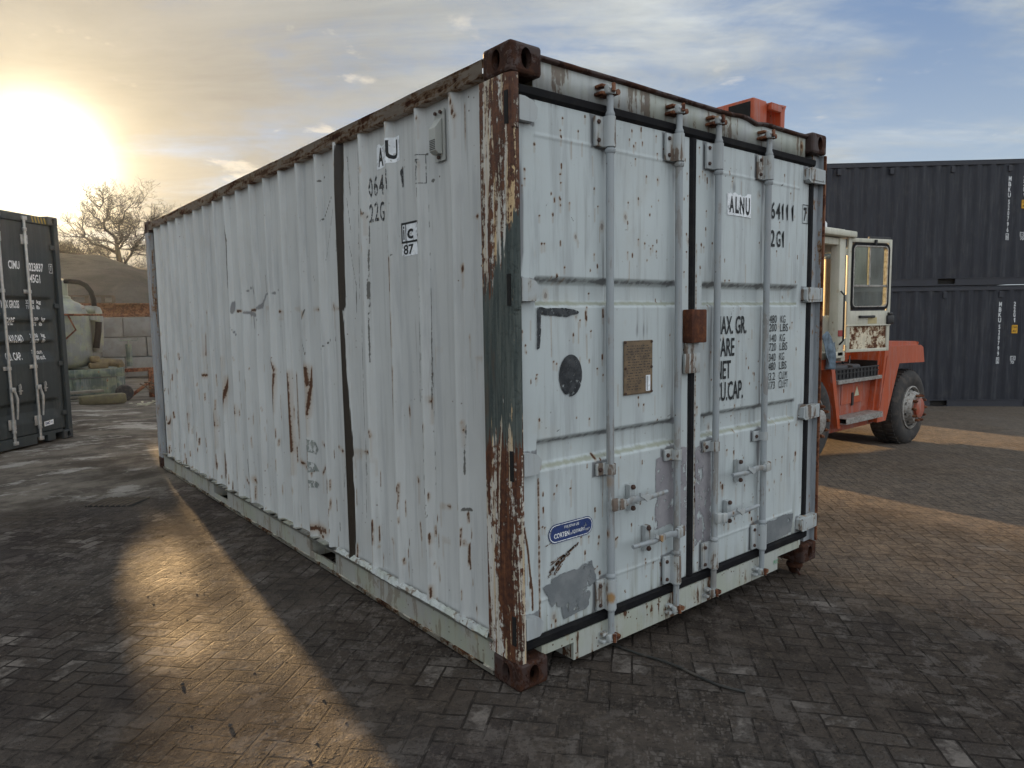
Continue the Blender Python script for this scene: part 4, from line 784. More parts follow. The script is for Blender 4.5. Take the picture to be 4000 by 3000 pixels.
# handles
def handle(x, z, dirn, L, leaf, catch):
    g = MB().box((x-.022, -.044, z-.028), (x+.022, -.016, z+.028), .008).box((x+dirn*.010, -.056, z-.024), (x+dirn*.050, -.030, z+.024), .007)
    part('handle_hub', g, M['fitting'], leaf, smooth=40)
    pts = [(x+dirn*.04, -.046, z), (x+dirn*.10, -.040, z+.006), (x+dirn*.16, -.050, z+.010), (x+dirn*L*.62, -.042, z-.002), (x+dirn*L, -.042, z+.004)]
    g = MB()
    n = 8; vs = []
    for i, p in enumerate(pts):
        hw, hh = (.006, .016) if i < 4 else (.009, .010)
        if i == 3: hw, hh = .010, .013
        for k in range(n):
            t = 2*math.pi*k/n+.4; vs.append((p[0], p[1]+hw*math.cos(t), p[2]+hh*math.sin(t)))
    g.add(vs, [(i*n+k, i*n+(k+1) % n, (i+1)*n+(k+1) % n, (i+1)*n+k) for i in range(len(pts)-1) for k in range(n)]+[tuple(range(n)), tuple(range((len(pts)-1)*n, len(pts)*n))])
    part('handle', g, M['bar'], leaf, smooth=50)
    xc = catch
    g = MB().prism([(xc-.017, z-.060), (xc+.017, z-.060), (xc+.017, z+.060), (xc-.017, z+.060)], lambda a, c, d_: (a, d_, c), .004, .030)
    g.box((xc-.012, -.036, z-.022), (xc+.012, .012, z-.012), .003)
    g.prism([(xc-.014, z+.035), (xc+.030, z+.018), (xc+.052, z+.020), (xc+.056, z-.004), (xc+.034, z-.014), (xc+.012, z+.004), (xc-.014, z+.018)], lambda a, c, d_: (a, d_, c), -.058, -.050)
    part('handle_catch', g, M['fitting'], leaf, smooth=40)
    g = MB(); bolt(g, xc, .004, z+.050, .012, .014); bolt(g, xc, .004, z-.050, .012, .014); part('bolt', g, M['bolt'], leaf)
handle(.545, .700, 1, .35, D1, .700); handle(1.020, .482, -1, .37, D1, .812)
handle(1.336, .484, 1, .36, D2, 1.482); handle(1.800, .692, -1, .36, D2, 1.580)
# lock box and tag
lk = part('lock_box', MB().box((1.104, -.024, 1.403), (1.226, .034, 1.567), .005), M['lock'], box, smooth=40, label='square rusty lock box over the door gap')
part('seal_plate', MB().box((1.090, .004, 1.252), (1.214, .018, 1.350), .003).box((1.11, .012, 1.34), (1.21, .03, 1.404), .003), M['fitting'], box, smooth=40)
part('scratch_marks', lettering([('#poly', jag([(1.125, 1.292), (1.139, 1.325), (1.149, 1.318), (1.165, 1.300), (1.167, 1.270), (1.163, 1.270), (1.160, 1.298), (1.143, 1.314), (1.129, 1.292)], .001, .006, 1))], lambda u, v_: (u, .0030, v_)), M['scratchm'], box)
# twist lock hanging under the far front casting
tl = thing('twist_lock', 'dark cone-shaped twist lock under the lifted right corner of the white container', 'twist lock', (2.34, .09, -.095))
b = MB().lathe([(.010, .0), (.030, .012), (.042, .045), (.050, .052), (.050, .072), (.034, .080), (.030, .094)], (0, 0, 0), 'z', 14); part('cone', b, M['casting'], tl, smooth=40)
part('lever', MB().tube([(0, 0, .05), (-.05, -.05, .04), (-.075, -.075, .03)], .008, 8), M['casting'], tl)
# ================================================================== GROUND
def gh(x, y):
    x = np.asarray(x, float); y = np.asarray(y, float)
    s = -.042*np.clip(x, 0, 9)-.020*np.clip(x-9, 0, 9)
    s = s+.035*np.clip((y-6)/3, 0, 1)*np.clip(1-(x+.5)/1.5, 0, 1)
    away = np.clip((np.hypot(np.clip(np.abs(x-1.2)-1.25, 0, 9), np.clip(np.abs(y-3)-3.1, 0, 9))-.1)/.6, 0, 1)
    s = s+away*(.035*fbm(x*.55, y*.55, 3, 2)+.012*fbm(x*2.1, y*2.1, 3, 4))
    s = s-.022*np.exp(-((y-5.15-.1*np.sin(x*1.3))/.28)**2)*np.clip((-x+.0)/.3, 0, 1)
    rough = np.clip((y-5.1)/.8, 0, 1)
    return s+.006*fbm(x*9, y*9, 3, 7)+.012*rough*fbm(x*5, y*5, 3, 8)
def axis_pts(a, b, step, lo, hi):
    mid = np.arange(a, b+step/2, step); g_ = [step]; up = []; x = b
    while x < hi: g_.append(g_[-1]*1.22); x += g_[-1]; up.append(x)
    g_ = [step]; dn = []; x = a
    while x > lo: g_.append(g_[-1]*1.22); x -= g_[-1]; dn.append(x)
    return np.concatenate([dn[::-1], mid, up])
xs = axis_pts(-3.2, 7, .03, -600, 600); ys = axis_pts(-1.6, 8, .03, -300, 900)
X, Y = np.meshgrid(xs, ys, indexing='ij')
gm, t, b = mat('yard_surface'); p = t.obj(); PX, PY, PZ = t.sep(p)[:3]
rt = t.n.new('ShaderNodeVectorRotate'); rt.rotation_type = 'Z_AXIS'; rt.inputs['Angle'].default_value = R(-41)
warp = t.v('SCALE', t.v('SUBTRACT', t.n.new('ShaderNodeTexNoise').outputs['Color'], (.5, .5, .5)), .03)
nw = [n for n in t.n if n.type == 'TEX_NOISE'][-1]; nw.inputs['Scale'].default_value = 1.6; t.put(nw.inputs['Vector'], p)
t.put(rt.inputs['Vector'], t.v('ADD', p, warp))
u, v, _ = t.sep(t.scl(rt.outputs[0], (11.0, 11.0, 1)))[:3]
iu, iv = t.m('FLOOR', u), t.m('FLOOR', v); fu, fv = t.m('SUBTRACT', u, iu), t.m('SUBTRACT', v, iv)
k = t.m('FLOORED_MODULO', t.m('SUBTRACT', iu, iv), 4.0)
isV = t.m('GREATER_THAN', k, 1.5); is1 = t.m('COMPARE', k, 1, .1); is2 = t.m('COMPARE', k, 2, .1)
a = t.m('ADD', t.fmix(isV, fu, fv), t.fmix(isV, is1, is2)); c_ = t.fmix(isV, fv, fu)
ed = t.m('MINIMUM', t.m('MINIMUM', a, t.m('SUBTRACT', 2, a)), t.m('MINIMUM', c_, t.m('SUBTRACT', 1, c_)))
ed = t.m('ADD', ed, t.m('MULTIPLY', t.m('SUBTRACT', t.noise(p, 60, 3, .6), .5), .06))
bid = t.comb(t.m('SUBTRACT', iu, is1), t.m('SUBTRACT', iv, is2), isV)
rnd = t.wn(bid); rnd2 = t.wn(t.v('ADD', bid, (17, 5, 3)))
joint = t.ss(ed, .03, .075)                                  # 0 in the joint, 1 on the brick
# loose soil that buries the bricks in patches
dn1 = t.noise(p, 1.15, 6, .62, .3); dn2 = t.noise(p, 5.5, 6, .68, .4, (3, 7, 1)); dn3 = t.noise(p, 34, 5, .7, .3, (5, 5, 5))
soil = t.m('ADD', t.m('MULTIPLY', dn1, .50), t.m('ADD', t.m('MULTIPLY', dn2, .34), t.m('MULTIPLY', dn3, .16)))
soil = t.m('ADD', soil, t.m('MULTIPLY', t.m('SUBTRACT', rnd2, .5), .07))
bare = t.ss(t.m('SUBTRACT', .455, soil), -.04, .05)          # 1 where the brick top shows
bare = t.m('MULTIPLY', bare, joint)
# tyre-pressed mud with small tread blocks
tv = t.scl(rt.outputs[0], (34, 34, 1)); tu, tw, _ = t.sep(tv)[:3]
blk = t.m('MULTIPLY', t.ss(t.m('PINGPONG', tu, .5), .08, .16), t.ss(t.m('PINGPONG', t.m('ADD', tw, t.m('MULTIPLY', t.m('FLOOR', tu), .5)), .5), .08, .16))
pav = t.m('MULTIPLY', t.ss(t.m('ADD', PY, t.m('MULTIPLY', t.noise(p, 1.2, 4, .6), 1.2)), 5.9, 5.4), t.ss(t.m('ADD', PX, t.m('MULTIPLY', t.noise(p, .8, 4, .6), 2.0)), 40.0, 34.0))
bare = t.m('MULTIPLY', bare, pav)
soilc = t.mix(t.ss(dn2, .3, .7), (.027, .0225, .0195), (.066, .054, .045))
soilc = t.mix(t.ss(dn3, .5, .75), soilc, (.094, .076, .060))
soilc = t.mix(t.m('MULTIPLY', t.ss(t.noise(p, .7, 4, .6, 0, (2, 2, 2)), .45, .62), .55), soilc, (.034, .029, .030))
brick = t.mix(rnd, (.098, .086, .076), (.135, .119, .106)); brick = t.mix(t.m('MULTIPLY', t.m('GREATER_THAN', rnd2, .90), .5), brick, (.105, .078, .064))
brick = t.mix(1.0, brick, t.lin(t.noise(p, 45, 4, .7), .3, .7, .75, 1.2), 'MULTIPLY')
soilc = t.mix(t.m('MULTIPLY', t.m('MULTIPLY', t.m('SUBTRACT', 1, joint), t.ss(t.m('SUBTRACT', .56, soil), -.05, .10, .05, .7)), 1), soilc, (.018, .015, .013))
col = t.mix(bare, soilc, brick)
dust = t.m('MULTIPLY', t.ss(t.noise(p, 6.5, 8, .74, .4, (8, 3, 3)), .515, .59), t.ss(t.noise(p, .8, 4, .6, 0, (0, 5, 1)), .40, .60))
col = t.mix(t.m('MULTIPLY', dust, .65), col, (.118, .103, .092))
mot = t.ss(t.noise(t.scl(rt.outputs[0], (14, 30, 1)), 1, 4, .6, .3, (2, 2, 0)), .50, .60)
col = t.mix(t.m('MULTIPLY', t.m('MULTIPLY', mot, t.ss(t.noise(p, .9, 4, .6, 0, (7, 0, 3)), .44, .56)), t.m('MULTIPLY', blk, .55)), col, (.135, .118, .104))
# rough concrete and dusty pale patches beyond the paving
conc = t.mix(t.ss(t.noise(t.scl(p, (.9, 1.15, 1)), 1.5, 8, .72, .2), .40, .62), (.070, .060, .050), (.165, .145, .122))
lft = t.ss(PX, 2.0, .5)
conc = t.mix(t.m('MULTIPLY', t.m('MULTIPLY', t.ss(t.noise(t.scl(p, (.7, 1.2, 1)), 1.0, 9, .72, .3, (6, 1, 0)), .53, .58), .85), lft), conc, (.30, .285, .26))
conc = t.mix(t.m('MULTIPLY', t.ss(dn2, .5, .7), .6), conc, (.065, .055, .047))
col = t.mix(pav, conc, col)
band = t.ss(t.noise(t.scl(p, (.35, 1.1, 1)), 1.1, 6, .6, .6, (3, 3, 9)), .50, .62)
col = t.mix(t.m('MULTIPLY', band, .22), col, (.030, .026, .024))
tan_zone = t.m('MULTIPLY', t.ss(t.m('ADD', PX, t.m('MULTIPLY', t.m('SUBTRACT', t.noise(p, 1.3, 5, .65), .5), 1.6)), 1.9, 3.0), t.lin(dn2, .35, .65, .35, .9))  # lighter, tan ground towards the right
col = t.mix(tan_zone, col, t.mix(t.m('MULTIPLY', t.m('SUBTRACT', 1, joint), .8), t.mix(t.ss(dn3, .35, .65), (.105, .080, .058), (.185, .145, .108)), (.05, .04, .03)))
col = t.mix(1.0, col, (1.22, 1.21, 1.22), 'MULTIPLY')
mo = t.ss(t.m('ADD', PX, t.m('MULTIPLY', PY, .2)), 4, 10)
col = t.mix(t.m('MULTIPLY', mo, .32), col, (.135, .122, .108))
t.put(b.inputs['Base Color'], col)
wet = t.ss(t.noise(p, .55, 4, .6, 0, (1, 4, 2)), .42, .62)
ro = t.m('SUBTRACT', t.lin(dn3, .35, .7, .80, 1.0), t.m('MULTIPLY', wet, .12)); ro = t.fmix(bare, ro, t.lin(dn2, .3, .7, .78, .90))
pud = t.m('MULTIPLY', t.m('MULTIPLY', t.ss(t.noise(t.scl(p, (.7, 1.2, 1)), 1.0, 9, .72, .3, (6, 1, 0)), .56, .60), t.m('SUBTRACT', 1, pav)), lft)
t.put(b.inputs['Roughness'], t.m('SUBTRACT', ro, t.m('MULTIPLY', pud, .25))); t.put(b.inputs['Specular IOR Level'], t.fmix(wet, .05, .18))
hh = t.m('MULTIPLY', t.m('MULTIPLY', joint, pav), t.fmix(t.ss(t.m('SUBTRACT', .52, soil), -.06, .06), .10, .9))
hh = t.m('ADD', hh, t.m('MULTIPLY', t.m('SUBTRACT', 1, bare), t.m('ADD', t.m('MULTIPLY', dn3, .8), t.m('MULTIPLY', t.noise(p, 130, 4, .7), .55))))
hh = t.m('ADD', hh, t.m('MULTIPLY', t.m('SUBTRACT', 1, bare), t.m('MULTIPLY', t.ss(t.vor(p, 42), .30, .12), .5)))
hh = t.m('ADD', hh, t.m('MULTIPLY', rnd, .25)); hh = t.m('ADD', hh, t.m('MULTIPLY', t.noise(p, 160, 2, .5), .14))
t.put(b.inputs['Normal'], t.bump(hh, 1.0, .014))
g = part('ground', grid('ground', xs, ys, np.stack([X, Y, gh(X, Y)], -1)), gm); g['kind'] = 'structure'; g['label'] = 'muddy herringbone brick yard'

# pebbles and clods
def rock(rr, c, r):
    n = 7; vs = []
    for lat in (-.6, .25, .85):
        for k in range(n):
            th = 2*math.pi*k/n+lat; q = rr.uniform(.7, 1.15)*math.cos(lat*1.1); vs.append((c[0]+r*q*math.cos(th), c[1]+r*q*math.sin(th)*.85, c[2]+r*.7*(lat+.3)*rr.uniform(.8, 1.1)))
    vs.append((c[0], c[1], c[2]+r*.95)); fs = [(i*n+k, i*n+(k+1) % n, (i+1)*n+(k+1) % n, (i+1)*n+k) for i in (0, 1) for k in range(n)]+[(2*n+k, 2*n+(k+1) % n, 3*n) for k in range(n)]
    return vs, fs
gb = MB(); rr_ = random.Random(21); cen = [(rr_.uniform(-2.5, .3), rr_.uniform(-.5, 5)) for _ in range(26)]+[(rr_.uniform(1, 6), rr_.uniform(-1.2, .8)) for _ in range(14)]
for k in range(3600):
    if k % 3: cx, cy = rr_.choice(cen); x_, y_ = rr_.gauss(cx, .22), rr_.gauss(cy, .25)
    elif k % 2: x_, y_ = rr_.choice(((-rr_.uniform(.02, .25), rr_.uniform(0, 6)), (rr_.uniform(0, 2.5), -rr_.uniform(.03, .35))))
    else: x_, y_ = rr_.uniform(-3, 6.5), rr_.uniform(-1.4, 7)
    if -.05 < x_ < 2.5 and -.02 < y_ < 6.1: continue
    r = .0016+.0055*rr_.random()**4
    gb.add(*rock(rr_, (x_, y_, float(gh(x_, y_))-.001), r))
g = part('gravel', gb, simple('clod', (.050, .040, .034), .9, var=.5, scale=30)); tag(g, 'loose clods and pebbles on the brick paving', 'gravel', kind='stuff')
# bigger stones one can pick out in the sunlit strip
ml = simple('dark_stone', (.045, .038, .034), .8, var=.3, scale=30)
for (x_, y_, r_s, lb) in ((-1.045, .985, .008, 'dark stone casting a shadow in the sunlit strip of paving'), (-.99, .535, .009, 'flat pointed stone nearest the camera in the sunlit paving')):
    q = MB(); q.add(*rock(rr_, (0, 0, .004), r_s*1.2)); o = part('stone', q, ml); o.location = (x_, y_, float(gh(x_, y_))); tag(o, lb, 'stone', 'single stones on the paving')
# cable
cb_ = [(.60, .30), (.625, .16), (.645, .06), (.668, -.06), (.690, -.17), (.702, -.27), (.706, -.36), (.708, -.45), (.716, -.52), (.745, -.57)]
q = MB().tube([(x_, y_, float(gh(x_, y_))+.008+.004*math.sin(i*1.7)) for i, (x_, y_) in enumerate(cb_)], .0062, 8)
tag(part('cable', q, simple('cable_rubber', (.022, .022, .020), .6, dirt=(.09, .075, .06), dirtf=.6), smooth=60), 'thin dark cable trailing from under the door sill', 'cable')
# drain
dr = thing('drain_grate', 'cast iron drain grate with slanted bars in the paving', 'drain', (-.63, 4.70, float(gh(-.63, 4.70))+.004), R(-42))
part('pit', MB().box((-.21, -.14, -.002), (.21, .14, .004)), M['dark'], dr)
q = MB()
for s in (-1, 1): q.box((-.225, s*.14-.012, -.004), (.225, s*.14+.012, .014), .003); q.box((s*.215-.012, -.128, -.004), (s*.215+.012, .128, .014), .003)
simple('cast_iron', (.10, .080, .062), .8)
for i in range(8):
    x_ = -.17+i*.049; q = MB().tube([(x_-.02, -.14, .004), (x_-.004, -.05, .008), (x_+.006, .04, .008), (x_+.02, .14, .004)], .0095, 6); part('bar', q, bpy.data.materials['cast_iron'], dr)

# ================================================================== DARK CONTAINER WITH LOADING DOORS (left)
LG = painted('grey_green_paint', base=(.040, .048, .050), spots=.05, streak=0, grime=.25, rough=.55)
GALV = simple('galvanised', (.42, .42, .41), .42, metal=.55, var=.2, scale=20)
lc = thing('shipping_container', 'dark grey container with galvanised locking bars under the low sun', 'shipping container', (-.43, 8.83, .035), math.atan2(-.692, -.721))
# local frame: +x along the door face away from its right corner, -y into the yard -> body lies towards +y'
def lcf(): pass
# rotation sends local x to e; local y to (0.692,-0.721): the yard side. body extends to -y
HL, WL, LL = 2.896, 2.438, 12.19
cs = simple('grey_casting', (.040, .044, .046), .6)
for me_args in ((0,), ):
    for sx in (0, 1):
        for sy in (0, 1):
            for sz in (0, 1):
                me = CAST.copy(); T = Matrix.Translation((WL if sx else 0, -LL if sy else 0, HL if sz else 0)) @ Matrix.Diagonal((-1 if sx else 1, 1 if sy else -1, -1 if sz else 1, 1))
                me.transform(T); 
                if (sx+(1-sy)+sz) % 2: me.flip_normals()
                part('corner_casting', me, cs, lc)
for s in (0, 1):
    fx = (lambda a: WL-a) if s else (lambda a: a)
    part('corner_post', MB().box((fx(.003), -.003, .118), (fx(.075), -.16, HL-.118), .006), LG, lc)
    part('corner_post', MB().box((fx(.003), -LL+.003, .118), (fx(.12), -LL+.16, HL-.118), .006), LG, lc)
    ya = np.arange(.16, LL-.15, .03); za = np.array([.15, 1.5, HL-.06]); YY, ZZ = np.meshgrid(ya, za, indexing='ij'); XX = prof(YY)
    part('side_wall', grid('side_wall', ya, za, np.stack([(WL-XX) if s else XX, -YY, ZZ], -1)), LG, lc)
    part('top_rail', MB().box((fx(.004), -.178, HL-.09), (fx(.07), -LL+.178, HL-.025)), LG, lc)
    part('bottom_rail', MB().box((fx(.004), -.178, .02), (fx(.06), -LL+.178, .16)), LG, lc)
part('end_wall', MB().box((.1, -LL+.03, .1), (WL-.1, -LL+.05, HL-.1)), LG, lc)
part('roof_panel', MB().box((.05, -.1, HL-.05), (WL-.05, -LL+.05, HL-.035)), LG, lc)
part('header', MB().box((.162, -.030, HL-.115), (WL-.162, -.10, HL-.02), .005), LG, lc)
q = MB().prism([(.162, .14), (.162, .105), (.30, .105), (.30, .02), (.43, .02), (.43, .10), (.60, .10), (.60, .02), (WL-.3, .02), (WL-.3, .105), (WL-.162, .105), (WL-.162, .14)], lambda a, c, d_: (a, d_, c), -.012, -.14); part('sill', q, LG, lc)
def ldepth(Z):
    d_ = 0
    for a_, b__ in ((1.622, 1.723), (1.323, 1.433), (1.034, 1.173), (.292, .422)):
        d_ = np.maximum(d_, np.interp(Z, [a_-.0, a_+.05, b__, b__+.10, ], [0, 0, 1, 0]) if False else np.interp(Z, [a_, b__, b__+.10, b__+.14], [0, 1, 1, 0]))
    return .034*d_
for (xa, xb) in ((.085, 1.200), (1.240, WL-.085)):
    xs_ = np.concatenate([[xa], np.arange(xa, xb, .03), [xb, xb]]); zs_ = np.concatenate([[.145], np.arange(.145, HL-.125, .012), [HL-.125]*2]); XX, ZZ = np.meshgrid(xs_, zs_, indexing='ij')
    fx_ = np.interp(XX, [xa+.10, xa+.13, xb-.13, xb-.10], [0, 1, 1, 0]); YY = -.040-ldepth(ZZ)*fx_
    YY[0] = YY[-1] = -.09; YY[:, 0] = YY[:, -1] = -.09
    ld = part('door', grid('door', xs_, zs_, np.stack([XX, YY, ZZ], -1), smooth=False), LG, lc)
    bars = (.545, .940) if xa < 1 else (1.50, 1.90)
    for x in bars:
        q = MB().tube([(x, -.010, .20), (x, -.010, 2.70)], .0175, 12).lathe([(.017, .06), (.017, .2), (.026, .205), (.026, .235), (.02, .24)], (x, -.010, 0), 'z', 12).lathe([(.02, 2.66), (.026, 2.67), (.026, 2.70), (.016, 2.71), (.016, 2.80)], (x, -.010, 0), 'z', 12)
        part('locking_bar', q, GALV, ld, smooth=40)
        q = MB()
        for za, zb, w in ((.245, .37, .055), (2.50, 2.62, .05), (.965, 1.015, .065), (1.895, 1.945, .065)):
            q.box((x-w*.6, -.036, za), (x+w, -.024, zb), .004); hc = [(x+.027*math.cos(tt), -.012+.027*math.sin(tt)) for tt in [math.pi*k/8 for k in range(9)]]
            q.prism([(x+.027, -.03)]+hc+[(x-.027, -.03)], lambda a, c, d_: (a, c, d_), za+.005, zb-.005)
        part('bar_bracket', q, GALV, ld, smooth=40)
        q = MB().box((x-.03, .012, .70), (x+.03, .036, .76), .008)
        q.tube([(x-.01, .030, .72), (x-.035, .036, .62), (x-.028, .036, .50), (x-.02, .03, .37)], [.012, .016, .014, .010], 8); part('handle', q, GALV, ld, smooth=50)
        q = MB().box((x-.16, -.03, .66), (x-.13, -.012, .78), .004).tube([(x-.145, -.012, .76), (x-.11, .02, .79), (x-.12, .02, .74)], .008, 6).box((x-.16, -.01, .70), (x-.10, .006, .712)); part('handle_catch', q, GALV, ld)
        q = MB().box((x-.04, -.02, .055), (x+.03, .006, .10), .005).box((x-.04, -.02, 2.80), (x+.03, .006, 2.845), .005); part('cam_keeper', q, GALV, ld, smooth=40)
    if xa < 1:
        plc = lambda u, v_: (-u, -.0385-float(ldepth(np.array(v_)))*float(np.interp(-u, [xa+.10, xa+.13, xb-.13, xb-.10], [0, 1, 1, 0])), v_)
        items = [('CIMU', -.798, -.632, 2.190, 2.290), ('023837', -.492, -.262, 2.178, 2.283), ('7', -.142, -.126, 2.200, 2.268), ('#frame', -.165, -.108, 2.172, 2.290, .005), ('45G1', -.487, -.325, 2.035, 2.140),
            ('MAX GROSS', -.915, -.648, 1.715, 1.812), ('32.500', -.545, -.415, 1.772, 1.822, .005), ('kg', -.372, -.306, 1.762, 1.822, .005), ('71.650', -.545, -.415, 1.706, 1.756, .005), ('lb', -.380, -.330, 1.706, 1.756, .005),
            ('TARE', -.905, -.765, 1.510, 1.603), ('3.300', -.500, -.405, 1.556, 1.606, .005), ('kg', -.352, -.293, 1.546, 1.606, .005), ('7.275', -.506, -.408, 1.495, 1.545, .005), ('lb', -.362, -.312, 1.495, 1.545, .005),
            ('PAYLOAD', -.895, -.660, 1.293, 1.391), ('29.200', -.545, -.418, 1.348, 1.400, .005), ('kg', -.360, -.305, 1.338, 1.400, .005), ('64.375', -.545, -.418, 1.283, 1.333, .005), ('lb', -.358, -.310, 1.283, 1.333, .005),
            ('CU. CAP.', -.925, -.684, 1.080, 1.177), ('76.4 cu.m.', -.520, -.345, 1.142, 1.197, .005), ('2.700 cu.ft.', -.520, -.321, 1.068, 1.126, .005)]
        cv = [c__ for a_, b__ in ((1.622, 1.723), (1.323, 1.433), (1.034, 1.173)) for c__ in (a_, b__, b__+.10, b__+.14)]
        items = [it if it[0][0] == '#' else (*it[:5], .022) for it in items]; part('lettering', lettering(items, plc, (), cv), M['whiteink'], ld)
        part('sticker', lettering([('#poly', [(-.440, .210), (-.285, .222), (-.285, .284), (-.440, .272)])], plc), M['sticker'], ld)
        part('lettering', lettering([('CIMC', -.428, -.352, .232, .262, .04), ('+1', -.338, -.300, .238, .266, .02)], lambda u, v_: (-u, -.037, v_)), M['bluesticker'], ld)
    for zc in (.35, 1.0, 1.75, 2.5):
        xh = .02 if xa < 1 else WL-.14; part('hinge', MB().box((xh, -.036, zc-.03), (xh+.12, -.015, zc+.03), .005), LG, ld)
part('door_seal', MB().box((1.203, -.09, .15), (1.237, -.044, HL-.13)), M['rubber'], lc)
b = MB()
for k in range(5): b.add([(.165+k*.05, -.0285, HL-.105), (.19+k*.05, -.0285, HL-.105), (.21+k*.05, -.0285, HL-.03), (.185+k*.05, -.0285, HL-.03)], [(0, 1, 2, 3)])
part('warning_stripes', b, simple('faded_yellow', (.28, .20, .03), .6), lc)

# ================================================================== TWO STACKED CONTAINERS (right)
NV = painted('navy_grey_paint', base=(.020, .0225, .032), spots=.05, streak=0.05, grime=.30, rough=.55)
NVC = simple('navy_fitting', (.026, .028, .038), .6)
YEL = thinmark('yellow_label', (.55, .30, .03), wear=.0, scale=60)
a42 = R(-42); DIR = Vector((math.cos(a42), math.sin(a42), 0)); P0 = Vector((14.68, 3.71, -.52))
SPIT = .278
def sprof(x): return np.interp(x % SPIT, [0, .068, .139, .207, SPIT], [.0, .036, .036, .0, .0])
def build_stack():
    base = P0+DIR*(2.06-LY); c = thing('shipping_container', 'lower dark navy container of the stack, its foot on the yard', 'shipping container', base, a42, 'stacked navy containers')
    # local: x along the side, face at y=0 looking to -y, body to +y
    for sx in (0, 1):
        for sy in (0, 1):
            for sz in (0, 1):
                me = CAST.copy(); Rz = Matrix(((0, 1, 0, 0), (1, 0, 0, 0), (0, 0, 1, 0), (0, 0, 0, 1)))
                T = Matrix.Translation((LY if sx else 0, 2.438 if sy else 0, LZ if sz else 0)) @ Matrix.Diagonal((-1 if sx else 1, -1 if sy else 1, -1 if sz else 1, 1)) @ Rz
                me.transform(T)
                if (sx+sy+sz+1) % 2: me.flip_normals()
                part('corner_casting', me, NVC, c)
    xs_ = np.arange(.12, LY-.11, .017); zs_ = np.array([.15, .9, 1.7, 2.50]); XX, ZZ = np.meshgrid(xs_, zs_, indexing='ij'); e = np.clip((XX-.2)/.05, 0, 1)*np.clip((LY-.2-XX)/.05, 0, 1)
    part('side_wall', grid('side_wall', xs_, zs_, np.stack([XX, .010+sprof(XX)*e+.004*fbm(XX*2, ZZ, 2, 1), ZZ], -1), smooth=False), NV, c)
    part('side_wall', grid('side_wall', xs_, zs_, np.stack([XX, 2.428-sprof(XX), ZZ], -1), smooth=False), NV, c)
    for x_ in (.03, LY-.05): part('end_wall', MB().box((x_, .1, .1), (x_+.02, 2.34, 2.5)), NV, c)
    part('roof_panel', MB().box((.05, .03, 2.545), (LY-.05, 2.41, 2.586)), NV, c)
    for y_ in (.004, 2.374):
        part('top_rail', MB().box((.178, y_, 2.485), (LY-.178, y_+.06, 2.548), .003), NVC, c)
        q = MB()
        for a_, b__ in ((.178, 1.76), (2.12, 3.94), (4.30, LY-.178)): q.box((a_, y_+.012, .03), (b__, y_+.05, .158))
        q.box((.178, y_, .003), (LY-.178, y_+.06, .032)); q.box((.178, y_, .150), (LY-.178, y_+.06, .162)); part('bottom_rail', q, NVC, c)
    for x_ in (.003, LY-.083):
        for y_ in (.003, 2.355): part('corner_post', MB().box((x_, y_, .118), (x_+.08, y_+.08, LZ-.118), .004), NVC, c)
    part('floor_frame', MB().box((.1, .12, .035), (LY-.1, 2.32, .149)), M['floor'], c)
    for s_ in (-3.40, -2.17, -1.09, .15, 1.30):
        x_ = s_-2.06+LY; v = part('vent', MB().box((x_-.04, -.02, 2.33), (x_+.04, .02, 2.46), .008), NVC, c)
    return c
low = build_stack()
upc = low.copy(); C.objects.link(upc)
for ch in list(low.children):
    k = ch.copy(); C.objects.link(k); k.parent = upc
upc.location = low.location+Vector((0, 0, LZ+.004)); upc.location += DIR*.06
upc['label'] = 'upper dark navy container standing on top of the other navy container'
def stack_letters(c, num, chk, ds=0):
    X0 = LY-2.06
    def pf(u, v_):
        x = u+X0; e = min(1, max(0, (x-.2)/.05))*min(1, max(0, (LY-.2-x)/.05)); return (x, .010+float(sprof(np.array(x)))*e-.008, v_)
    it = []
    z = 2.235
    for ch in 'MBKU': it.append((ch, 1.285+ds, 1.365+ds, z-.095, z, .024)); z -= .1125
    z -= .030
    for ch in num: it.append((ch, (1.300 if ch != '1' else 1.32)+ds, 1.352+ds, z-.095, z, .024)); z -= .1135
    z -= .03; it.append((chk, 1.30+ds, 1.345+ds, z-.095, z, .024)); it.append(('#frame', 1.280+ds, 1.365+ds, z-.115, z+.020, .010))
    z2 = 2.235
    for ch in '22G1': it.append((ch, (1.595 if ch != '1' else 1.615)+ds, 1.655+ds, z2-.095, z2, .024)); z2 -= .1125
    zi = 1.085; it += [('#frame', 1.57+ds, 1.70+ds, zi-.09, zi, .010), ('i', 1.595+ds, 1.61+ds, zi-.07, zi-.02, .01), ('c', 1.645+ds, 1.68+ds, zi-.07, zi-.025, .01), ('70', 1.585+ds, 1.675+ds, zi-.165, zi-.105, .01)]
    cu_ = sorted({round(SPIT*k+o_-X0, 4) for k in range(0, 24) for o_ in (0, .068, .139, .207) if 1.2 < SPIT*k+o_-X0-ds < 1.75})
    part('lettering', lettering(it, pf, cu_), M['whiteink'], c)
    part('label_plate', lettering([('#poly', [(1.57+ds, 1.57), (1.69+ds, 1.57), (1.69+ds, 1.745), (1.57+ds, 1.745)])], lambda u, v_: (u+X0, .002, v_)), YEL, c)
    part('lettering', lettering([('2,6m', 1.582+ds, 1.678+ds, 1.675, 1.725, .005), ("8'6\"", 1.592+ds, 1.668+ds, 1.595, 1.640, .005)], lambda u, v_: (u+X0, -.0005, v_)), M['stencil'], c)
stack_letters(upc, '520796', '6'); stack_letters(low, '520799', '2', -.01)
